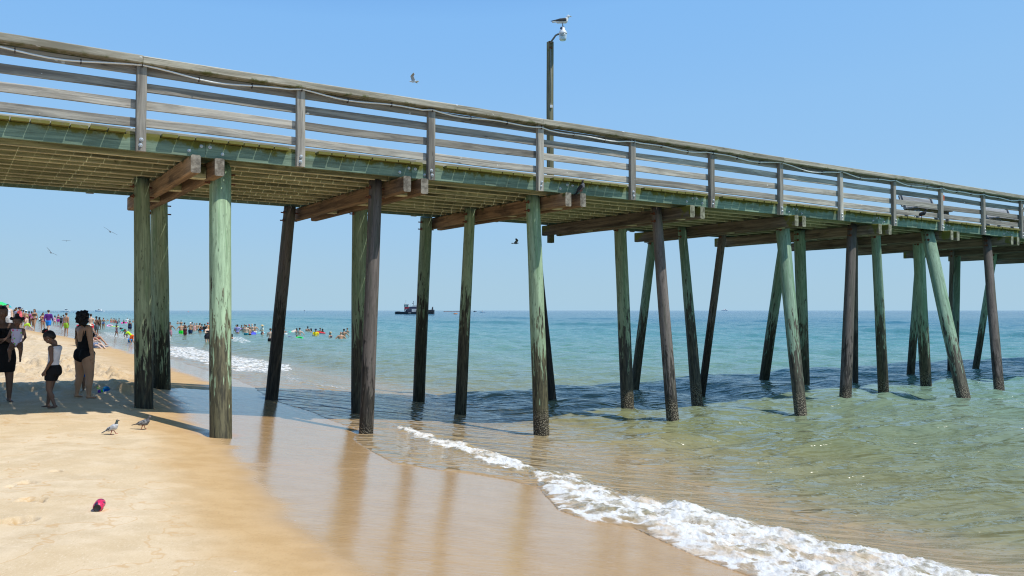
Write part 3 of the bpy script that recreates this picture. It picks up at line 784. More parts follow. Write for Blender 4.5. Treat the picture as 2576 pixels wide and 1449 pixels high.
def sand_fun(X, Y, R):
    u, v = to_uv(X, Y); t = shore_t(u, v)
    z = sand_z(X, Y)
    wob = .35*fbm(X*.45, Y*.45, 21, 3)+.12*fbm(X*1.7, Y*1.7, 22, 2)
    film = sstep(.8, 1.95, t+wob*.9)
    eu = edge_u(v)
    film = np.maximum(film*sstep(0, 1, np.where(v > 20, 0, 1)*1.0+0*u), np.where(v > 20, sstep(-1.1, -.1, u-eu), 0))
    film = np.maximum(film*np.where(v > 20, sstep(26, 20, v), 1), np.where(v > 20, sstep(-1.6, -.5, u-eu+wob), 0))
    damp_shade = sstep(-.1, 1.3, t+wob)
    for p, a, b, d in FOOTW:  # footprint holes take the damp sand colour as painted shade
        damp_shade = np.maximum(damp_shade, .95*np.exp(-((np.abs(X-p.x)/a)**3+(np.abs(Y-p.y)/b)**3)**2.2)*sstep(-.25, .2, vnoise(X*16, Y*16, 8)))
    damp_shade = np.where(v > 20, np.maximum(sstep(-4.5, -.8, u-eu+wob), damp_shade*sstep(24, 20, v)), damp_shade)
    wet = np.stack([damp_shade, film, sstep(2.2, .4, t)*sstep(16, 20, v)], -1)
    keep = t < 16
    return z, {'wet': wet, 'keep': keep}
def ang_table(a0, a1, fine, lo=math.radians(33), coarse=math.radians(.45)):
    c1 = np.arange(a0, -lo, coarse); m = np.arange(-lo, lo, fine); c2 = np.arange(lo, a1, coarse)
    return np.concatenate([c1, m, c2])
angs = ang_table(-math.radians(100), math.radians(100), math.radians(.105))
rads = np.concatenate([np.linspace(.3, 4.0, 40), 4*1.0032**np.arange(1, 560), 4*1.0032**559*1.006**np.arange(1, 330), 4*1.0032**559*1.006**329*1.03**np.arange(1, 80)])
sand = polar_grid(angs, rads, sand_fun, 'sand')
sand['kind'] = 'structure'
def sand_mat():
    t = NT('beach_sand'); w = t.attr('wet').outputs['Color']
    s = t.new('ShaderNodeSeparateColor', {0: w}); damp_shade, film, rough = s.outputs[0], s.outputs[1], s.outputs[2]
    P = t.new('ShaderNodeTexCoord').outputs['Object']
    gr = t.noise(t.scale(P, (1, .35, 1)), 75, 4, .75); md = t.noise(P, 3.2, 5, .6); bg = t.noise(P, .7, 4, .6)
    sp = t.noise(P, 95, 2, .6)
    dry = t.mix(t.mapr(md, .35, .65), (.56, .425, .265), (.67, .525, .35))
    dry = t.mix(t.mapr(bg, .4, .62, 0, .5), dry, (.60, .44, .255))
    dry = t.mix(t.mapr(gr, .56, .70, 0, .45), dry, (.40, .27, .13)); dry = t.mix(t.mapr(gr, .44, .32, 0, .5), dry, (.78, .66, .48))
    dry = t.mix(t.mapr(sp, .70, .76, 0, .7), dry, (.78, .72, .62))
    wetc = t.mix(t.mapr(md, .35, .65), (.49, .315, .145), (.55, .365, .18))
    edge = t.math('ADD', damp_shade, t.math('MULTIPLY', t.math('SUBTRACT', bg, .5), .3))
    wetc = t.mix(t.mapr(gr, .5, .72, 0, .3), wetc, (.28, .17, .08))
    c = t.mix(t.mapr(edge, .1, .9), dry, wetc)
    wr = t.noise(P, .8, 4, .6); wl = t.math('ABSOLUTE', t.math('SUBTRACT', wr, .52))
    c = t.mix(t.math('MULTIPLY', t.mapr(wl, .009, .0), t.mapr(damp_shade, .9, .3, 0, .5)), c, (.52, .30, .12))
    shl = t.new('ShaderNodeTexVoronoi', {'Vector': P, 'Scale': 3.1, 'Randomness': 1.0})
    c = t.mix(t.mapr(shl.outputs['Distance'], .035, .028), c, t.mix(t.sep(shl.outputs['Color'])[0], (.75, .70, .62), (.30, .22, .16)))
    c = t.mix(t.math('MULTIPLY', film, .45), c, (.42, .25, .115))
    # streaks left by the backwash, running down the slope
    U = t.new('ShaderNodeMapping', {0: P, 2: (0, 0, -math.atan2(SU, CU)), 3: (1, 1, 1)}).outputs[0]
    st = t.noise(t.scale(U, (.35, 2.6, 1)), 1.0, 4, .6, .6)
    rp = t.noise(t.scale(P, (3.0, 26, 1)), 1.0, 4, .65, .5)
    rp2 = t.noise(t.scale(P, (1.0, 6, 1)), 1.0, 3, .6, .8)
    shine = t.math('MULTIPLY', film, t.mapr(st, .28, .46, .55, 1), clamp=True)
    n1 = t.bump(t.noise(P, 120, 4, .7), .5, .006)
    n1 = t.bump(t.noise(P, 22, 5, .65), t.mapr(rough, 0, 1, .12, .75), .035, n1)
    n2 = t.bump(t.math('ADD', t.math('MULTIPLY', rp, .9), rp2), .32, .012)
    rvar = t.noise(t.scale(P, (1.2, 12, 1)), 1.0, 4, .65, .4)
    r = t.math('ADD', t.mapr(shine, .0, .85, .8, .07), t.math('MULTIPLY', t.mapr(rvar, .4, .7), .09))
    mixn = t.n.new('ShaderNodeMix'); mixn.data_type = 'VECTOR'
    t.l.new(t.mapr(shine, .25, .7), mixn.inputs[0]); t.l.new(n1, mixn.inputs[4]); t.l.new(n2, mixn.inputs[5])
    t.set(color=c, rough=r, spec=t.mapr(shine, 0, .8, .15, .85), ior=1.4, normal=mixn.outputs[1])
    return t.m
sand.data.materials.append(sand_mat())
# ---------------------------------------------------------------- sea
random.seed(17)
WAVES = []
for i in range(64):
    lam = .34*1.075**i
    ang = math.pi + random.gauss(0, .55 if lam > 3 else .95)          # mostly shoreward (-u)
    if lam < 1.7: ang = math.radians(236)+random.gauss(0, .5)            # wind ripple
    amp = .0066*lam**.78*random.uniform(.6, 1.2)
    if lam > 6: amp = .0056*6**.80*random.uniform(.4, .9)
    WAVES.append((lam, math.cos(ang), math.sin(ang), amp, random.uniform(0, 6.28)))
# breaker polygons traced on the water: crest line, and white water
CREST1 = line_uv([(975, 1072), (1060, 1098), (1150, 1128), (1250, 1162), (1345, 1192)], .12)
CREST2 = line_uv([(1375, 1205), (1450, 1210), (1560, 1252), (1700, 1278), (1850, 1316), (2000, 1352), (2140, 1384), (2300, 1420), (2480, 1470), (2700, 1530)], .25)
def poly_mask(px, py, poly, soft):
    ins = np.zeros(px.shape, bool); d = np.full(px.shape, 1e9)
    for (x1, y1), (x2, y2) in zip(poly, poly[1:]+poly[:1]):
        c = ((y1 > py) != (y2 > py)) & (px < (x2-x1)*(py-y1)/(y2-y1+1e-9)+x1); ins ^= c
        ex, ey = x2-x1, y2-y1; t = np.clip(((px-x1)*ex+(py-y1)*ey)/(ex*ex+ey*ey+1e-9), 0, 1)
        d = np.minimum(d, np.hypot(px-x1-t*ex, py-y1-t*ey))
    return sstep(-soft, soft, np.where(ins, d, -d))
FOAMS = [  # (outline on the beach plan via the reference view, softness, strength)
 ([(1365, 1232), (1378, 1206), (1430, 1203), (1480, 1223), (1560, 1250), (1700, 1272), (1850, 1309), (2000, 1344), (2100, 1369), (2300, 1412), (2480, 1462), (2700, 1540), (2050, 1540), (1880, 1450), (1760, 1402), (1680, 1368), (1590, 1329), (1480, 1314), (1405, 1290)], 17, 1.0),
 ([(978, 1070), (1060, 1093), (1150, 1120), (1250, 1150), (1310, 1172), (1350, 1192), (1300, 1192), (1220, 1172), (1130, 1140), (1040, 1104)], 6, 1.0),
 ([(1330, 1188), (1375, 1200), (1420, 1205), (1400, 1240), (1368, 1232), (1345, 1205)], 8, .8),
 ([(1365, 1240), (1480, 1318), (1590, 1340), (1690, 1385), (1800, 1440), (1760, 1455), (1640, 1385), (1560, 1352), (1460, 1335), (1380, 1290)], 12, .45),
 ([(425, 872), (480, 872), (560, 892), (640, 902), (730, 918), (740, 935), (660, 945), (580, 937), (500, 915), (425, 898)], 6, .88),
 ([(600, 915), (700, 925), (780, 965), (880, 975), (890, 990), (800, 985), (700, 960), (620, 935)], 8, .6),
 ([(250, 835), (340, 835), (430, 845), (440, 862), (380, 862), (330, 858), (280, 853)], 4, .75),
 ([(130, 818), (230, 830), (280, 850), (270, 858), (190, 842), (110, 828)], 4, .6),
 ([(560, 848), (600, 846), (640, 858), (620, 866), (575, 860)], 4, .8)]
def sea_fun(X, Y, R):
    u, v = to_uv(X, Y); g = sand_z(X, Y); t = shore_t(u, v)
    dep0 = np.maximum(0.0-ground(u, v), 0)
    spac = R*.0055
    z = np.zeros_like(X); amp_d = sstep(-.05, .32, dep0)
    vis = sstep(9, 40, R)
    for lam, cx, cy, am, ph in WAVES:
        f = sstep(2.2, 5.0, lam/spac)
        k = 2*math.pi/lam
        arg = k*(u*cx+v*cy)+ph+.8*vnoise(u/lam*.35+lam*7, v/lam*.35, 3)*4
        s = np.sin(arg)
        if .7 < lam < 4: f = f*(1+.25*sstep(34, 20, R))
        z += am*f*(s+.35*np.cos(2*arg)*(1 if lam > 1.2 else .5))
    z = z*amp_d*(.85+.15*sstep(8, 45, R))
    # low swell lines rolling in
    for uc, v1, ht, wd in ((20.5, 9.5, .06, 1.5), (15.5, 6.0, .03, 1.6), (44, 40, .20, 1.7), (62, 55, .30, 2.1), (86, 90, .42, 2.6), (150, 140, .4, 5)):
        cr = uc+1.6*fbm(v*.06, v*0+uc, 8, 2)*2
        env = .35+.65*sstep(-.2, .3, fbm(v*.05+uc, v*0, 12, 2)*1.6)
        d = u-cr
        z += ht*env*np.exp(-(d/np.where(d < 0, wd*.6, wd*1.4))**2)
    # breakers in the shallows
    px, py = pix(X, Y, np.maximum(z, g))
    jit = np.clip(R/8, .3, 3)**-1
    px = px+22*jit*fbm(u*1.6, v*1.6, 70, 4); py = py+16*jit*fbm(u*1.6, v*1.6, 75, 4)
    foam = np.zeros_like(X)
    for poly, soft, st in FOAMS: foam = np.maximum(foam, st*poly_mask(px, py, poly, soft))
    for bb, rr in PILE_BASES:       # froth round the piles
        if bb.z < .12:
            foam = np.maximum(foam, .46*np.exp(-((np.hypot(X-bb.x, Y-bb.y)-rr*1.1)/.09)**2))
    d1, p1, L1 = seg_dist(u, v, CREST1); d2, p2, L2 = seg_dist(u, v, CREST2)
    sgn1 = np.where(u > np.interp(v, [b for a, b in CREST1][::-1] if CREST1[0][1] > CREST1[-1][1] else [b for a, b in CREST1], [a for a, b in CREST1][::-1] if CREST1[0][1] > CREST1[-1][1] else [a for a, b in CREST1]), 1, -1)
    h1 = .10*sstep(0, .25, p1/L1)*sstep(1.02, .8, p1/L1)
    z += h1*np.exp(-(d1/np.where(sgn1 > 0, .75, .22))**2)
    cv = [b for a, b in CREST2]; cu_ = [a for a, b in CREST2]; od = np.argsort(cv)
    sgn2 = np.where(u > np.interp(v, np.array(cv)[od], np.array(cu_)[od]), 1, -1)
    h2 = .19*(.35+.65*sstep(0, .35, p2/L2))
    z += h2*np.exp(-(d2/np.where(sgn2 > 0, 1.0, .55))**2)
    eu = edge_u(v); s = u-eu
    filmh = .004+.020*sstep(0, .35, s)+.02*sstep(.3, 2.0, s)
    lump = (np.abs(fbm(u*1.5, v*1.1, 40, 3, .5))*.10+.035*fbm(u*6, v*5, 44, 3, .6)+.022*fbm(u*30, v*30, 46, 2, .7)+.012)
    z0 = np.maximum(z, g+filmh)
    z0 = z0 + foam*lump*np.clip(sstep(-.1, .5, s), 0, 1)*np.where(R < 25, 1.0, .8)
    z0 = np.where(s < 0, g-.03-.05*np.minimum(-s, 1), z0)
    dep = np.clip(z0-np.where(s < 0, z0, ground(u, v)), 0, 9)
    dep = np.where(u > 40, 3.0, dep)
    # colour of the silty water by depth and distance offshore
    pos = [0, .02, .07, .18, .6, 1.3, 2.2, 9]
    r = np.interp(dep, pos, [.38, .36, .29, .225, .18, .155, .13, .10]); gg = np.interp(dep, pos, [.25, .25, .235, .215, .19, .185, .19, .18]); b = np.interp(dep, pos, [.135, .135, .13, .11, .085, .09, .12, .15])
    lu = np.log10(np.clip(u, 1, None))+.06*fbm(u*.03, v*.012, 50, 3)
    ps = [math.log10(q) for q in (1, 9, 18, 30, 60, 150, 1000, 1e5)]
    w = sstep(math.log10(11), math.log10(22), lu)
    r = r*(1-w)+w*np.interp(lu, ps, [.2, .2, .18, .13, .08, .03, .014, .014]); gg = gg*(1-w)+w*np.interp(lu, ps, [.22, .22, .24, .25, .225, .14, .088, .085]); b = b*(1-w)+w*np.interp(lu, ps, [.13, .13, .16, .195, .215, .19, .165, .165])
    far = sstep(math.log10(20), math.log10(160), lu)
    pt = .5+.9*fbm(u*.35, v*.12, 60, 4)          # drifting sand in suspension
    sd = np.clip(pt, 0, 1)*sstep(5.5, .8, shore_t(u, v)-5.9)*sstep(7.5, 11, v)*.75
    r, gg, b = r*(1-sd)+.36*sd, gg*(1-sd)+.265*sd, b*(1-sd)+.145*sd
    keep = s > -.4
    return z0, {'wc': np.stack([r, gg, b], -1), 'foam': foam, 'keep': keep, 'far': far}
srads = np.concatenate([np.linspace(2.2, 5.0, 30), 5*1.004**np.arange(1, 1030), 5*1.004**1029*1.035**np.arange(1, 165)])
sea = polar_grid(angs, srads, sea_fun, 'sea')
sea['kind'] = 'structure'
def sea_mat():
    t = NT('silty_sea_water'); wc = t.attr('wc').outputs['Color']; fo = t.attr('foam').outputs['Fac']
    P = t.new('ShaderNodeTexCoord').outputs['Object']
    U = t.new('ShaderNodeMapping', {0: P, 2: (0, 0, -math.atan2(SU, CU))}).outputs[0]
    a = t.math('ADD', t.noise(t.scale(P, (.75, 2.1, 1)), 1.0, 2.0, .5, .6), t.math('MULTIPLY', t.noise(t.scale(P, (2.6, 6.5, 1)), 1.0, 1.0, .5, .5), .25))
    b = t.noise(t.scale(U, (.55, .22, 1)), 1.0, 5, .62, .3)
    n = t.bump(a, 1.0, .23); n = t.bump(b, .7, .3, n)
    # foam: torn lace and bubbles
    vo = t.noise(t.scale(U, (2.2, 1.7, 2)), 1.0, 8, .72, 1.0)
    fine = t.noise(P, 38, 5, .7)
    lace = t.new('ShaderNodeTexVoronoi', {'Vector': t.new('ShaderNodeVectorMath', {0: P, 1: t.new('ShaderNodeTexNoise', {'Vector': P, 'Scale': 2.5, 'Detail': 4.0}).outputs['Color']}, operation='ADD').outputs[0], 'Scale': 2.6}, feature='DISTANCE_TO_EDGE').outputs['Distance']
    m = t.math('ADD', t.math('ADD', t.math('MULTIPLY', vo, .9), t.math('MULTIPLY', fine, .18)), t.mapr(lace, 0, .22, .16, -.08))
    f = t.mapr(t.math('ADD', m, t.math('MULTIPLY', fo, .69)), 1.0, 1.36)
    f = t.math('MULTIPLY', f, t.mapr(fo, .02, .2))
    # thin white caps far out
    cap = t.noise(t.scale(U, (.10, .022, 1)), 1.0, 9, .72, .5)
    f = t.math('MAXIMUM', f, t.math('MULTIPLY', t.mapr(cap, .74, .78, 0, .7), t.attr('far').outputs['Fac']))
    fc = t.mix(t.mapr(t.noise(t.scale(U, (2.4, 1.6, 1)), 1.0, 5, .65), .34, .5), (.66, .53, .39), (.80, .79, .76))
    c = t.mix(f, wc, fc)
    nf = t.bump(t.math('ADD', fine, vo), .9, .03)
    mx = t.n.new('ShaderNodeMix'); mx.data_type = 'VECTOR'
    t.l.new(f, mx.inputs[0]); t.l.new(n, mx.inputs[4]); t.l.new(nf, mx.inputs[5])
    t.set(color=c, rough=t.mapr(f, 0, 1, .085, .75), ior=1.333, spec=t.math('MULTIPLY', t.mapr(f, 0, 1, .5, .2), t.mapr(t.attr('far').outputs['Fac'], 0, 1, 1, .22)), normal=mx.outputs[1])
    return t.m
sea.data.materials.append(sea_mat())
# ---------------------------------------------------------------- light and view
SUN = Vector((CU*.34+SU*.45, SU*.34-CU*.45, 1.0)).normalized()
EL = math.asin(SUN.z); AZ = math.atan2(SUN.x, SUN.y)
wd = bpy.data.worlds.new('World'); SC.world = wd; wd.use_nodes = True
nt = wd.node_tree; bg = nt.nodes['Background']
sky = nt.nodes.new('ShaderNodeTexSky'); sky.sky_type = 'NISHITA'; sky.sun_disc = False
sky.sun_elevation = EL; sky.sun_rotation = AZ; sky.altitude = 0; sky.air_density = .5; sky.dust_density = .3; sky.ozone_density = 6
sep = nt.nodes.new('ShaderNodeSeparateColor'); nt.links.new(sky.outputs[0], sep.inputs[0])
fac = nt.nodes.new('ShaderNodeMath'); fac.operation = 'MULTIPLY'; fac.inputs[1].default_value = .2; nt.links.new(sep.outputs[1], fac.inputs[0])
grade = nt.nodes.new('ShaderNodeValToRGB'); nt.links.new(fac.outputs[0], grade.inputs[0])   # colour grade of the sky
els = grade.color_ramp.elements
for pos, c in ((.155, (.06, .20, .54)), (.20, (.13, .335, .74)), (.25, (.215, .46, .83)), (.34, (.26, .50, .82)), (.55, (.32, .545, .79)), (.80, (.36, .56, .735)), (1.0, (.38, .565, .70))):
    e = els.new(pos); e.color = (*c, 1)
for e in list(els):
    if abs(e.position) < 1e-6 or (e.position == 1.0 and e.color[0] in (1.0, 0.0)): els.remove(e)
gain = nt.nodes.new('ShaderNodeVectorMath'); gain.operation = 'SCALE'; gain.inputs[3].default_value = 10.0; nt.links.new(grade.outputs[0], gain.inputs[0])
nt.links.new(gain.outputs[0], bg.inputs[0]); bg.inputs[1].default_value = .1
sl = bpy.data.lights.new('sun', 'SUN'); sl.energy = 4.2; sl.angle = math.radians(.53); sl.color = (1.0, .955, .88)
so = bpy.data.objects.new('sun', sl); COL.objects.link(so)
so.rotation_euler = SUN.to_track_quat('Z', 'Y').to_euler()
cam = bpy.data.cameras.new('camera'); co = bpy.data.objects.new('camera', cam); COL.objects.link(co)
co.location = (0, 0, EYE); co.rotation_euler = (math.pi/2+PITCH, 0, 0)
cam.sensor_width = 36; cam.lens = 36*FPX/2576; cam.clip_end = 120000; cam.clip_start = .05
SC.camera = co
SC.view_settings.view_transform = 'Standard'; SC.view_settings.look = 'None'; SC.view_settings.exposure = .1; SC.view_settings.gamma = 1
SC.cycles.max_bounces = 8; SC.cycles.diffuse_bounces = 4; SC.cycles.glossy_bounces = 4; SC.cycles.caustics_reflective = False; SC.cycles.caustics_refractive = False
SC.cycles.sample_clamp_direct = 3.0; SC.cycles.use_denoising = True; SC.cycles.filter_width = 1.15
# ================================================================== BATHERS AND BEACHGOERS
BLK, DBR, BRN, BLD, GNG, GRY = (.012, .010, .010), (.03, .018, .012), (.075, .04, .022), (.45, .31, .14), (.22, .085, .03), (.3, .29, .28)
BODY = {}
def body_of(typ, pose):
    if (typ, pose) not in BODY:
        f = figure(typ, pose, .021 if typ != 'child' else .02); f.gar = {}; f.hr = {}; BODY[(typ, pose)] = f
    return BODY[(typ, pose)]
def hat_mesh(f, kind):
    h, hd, H, F, X = f.head, f.hd, f.H.normalized(), f.Fh, f.Xh; mb = MB()
    M = Matrix((X, -F, H)).transposed().to_4x4(); M.translation = h+H*hd*.52
    if kind == 'cap':
        lathe(mb, [(hd*1.0, -hd*.12), (hd*1.02, hd*.05), (hd*.95, hd*.35), (hd*.7, hd*.6), (hd*.3, hd*.72), (.002, hd*.74)], 14, M)
        vs = []; n = 8
        for i in range(n+1):
            a = math.pi*(i/n)
            for rr, dz in ((.9, 0), (1.75, -.16)):
                p = X*(math.cos(a)*hd*.85)+F*(math.sin(a)*hd*rr+.0)+H*(hd*(dz-.05)); vs.append(h+H*hd*.52+p)
        b = len(vs); vs += [v-H*hd*.08 for v in vs]
        fs = []
        for i in range(n):
            q = (2*i, 2*i+1, 2*i+3, 2*i+2); fs += [q, tuple(x+b for x in q[::-1])]
            fs.append((2*i+1, 2*i+1+b, 2*i+3+b, 2*i+3))
        mb.add(vs, fs)
    else:
        lathe(mb, [(hd*.9, -hd*.18), (hd*2.15, -hd*.42), (hd*2.2, -hd*.36), (hd*1.05, hd*.0), (hd*.95, hd*.5), (hd*.6, hd*.78), (.002, hd*.8)], 18, M)
    me = bpy.data.meshes.new(kind); me.from_pydata([tuple(v) for v in mb.v], [], mb.f); me.polygons.foreach_set('use_smooth', [True]*len(me.polygons)); return me
def make_person(pos, H, typ, pose, face, tone, hair, clothes, hat, label, group=None):
    f = body_of(typ, pose)
    o = mobj('person', f.mesh, skin(tone))
    o.scale = (H, H, H); o.rotation_euler = (0, 0, math.radians(face)); o.location = pos
    tag(o, label, 'person', group)
    if hair:
        if hair[0] not in f.hr: f.hr[hair[0]] = hair_mesh(f, hair[0])
        mobj('hair', f.hr[hair[0]], hairm(hair[1]), o)
    for kind, col in clothes:
        if kind not in f.gar: f.gar[kind] = garment(f, kind)
        if f.gar[kind]: mobj(kind, f.gar[kind], fabric(col), o)
    if hat:
        if hat[0] not in f.gar: f.gar[hat[0]] = hat_mesh(f, hat[0])
        mobj('straw_hat' if hat[0] == 'straw' else 'cap', f.gar[hat[0]], fabric(hat[1]), o)
    return o
KS = 2576/3840
HT = dict(man=1.77, heavy=1.76, woman=1.65, curvy=1.64, child=1.22, toddler=.85)
def place(x, yb, yt, typ, pose, face, tone, hair, clothes, hat, mode, H, label, group=None):
    px = x*KS; f = body_of(typ, pose)
    if mode == 'w':
        p = gnd_hit(px, yb*KS, level=.04); H = H or HT[typ]
        vis = (yb-yt)*KS*p.y/FPX
        z = .04+vis-H*float(f.co[:, 2].max())
    elif mode == 'g':
        H = H or HT[typ]; best = None
        for i in range(400):
            d = (95 if label.startswith('tiny far') else 24)*1.006**i; dx, dy, dz = ray(px, 781); X, Y = dx*d, dy*d
            u, v = to_uv(X, Y); g = max(float(ground(u, v)), -.75)
            q = pix(np.array([X]), np.array([Y]), np.array([g+H]))[1][0]
            if best is None or abs(q-yt*KS) < best[0]: best = (abs(q-yt*KS), X, Y, g)
        p = Vector(best[1:4]); z = p.z-f.zmin*H
    else:
        p = gnd_hit(px, yb*KS); p.z = max(p.z, -.12)
        H = H or min(max((yb-yt)*KS*p.y/FPX/(float(f.co[:, 2].max())-f.zmin), .7 if typ in ('child', 'toddler') else 1.5), 1.9)
        z = p.z-f.zmin*H
    return make_person((p.x, p.y, z), H, typ, pose, face, tone, hair, clothes, hat, label, group)
S_, L_, C_ = ('short',), ('long',), ('curly',)
def hs(c): return ('short', c)
def hl(c): return ('long', c)
NAVY, BLACK, RED, WHITE, TEAL, LIME = (.02, .03, .08), (.012, .012, .014), (.55, .03, .03), (.74, .74, .74), (.03, .42, .42), (.45, .75, .06)
ON = 'beachgoers on the sand to the left'; INW = 'bathers standing in the sea'
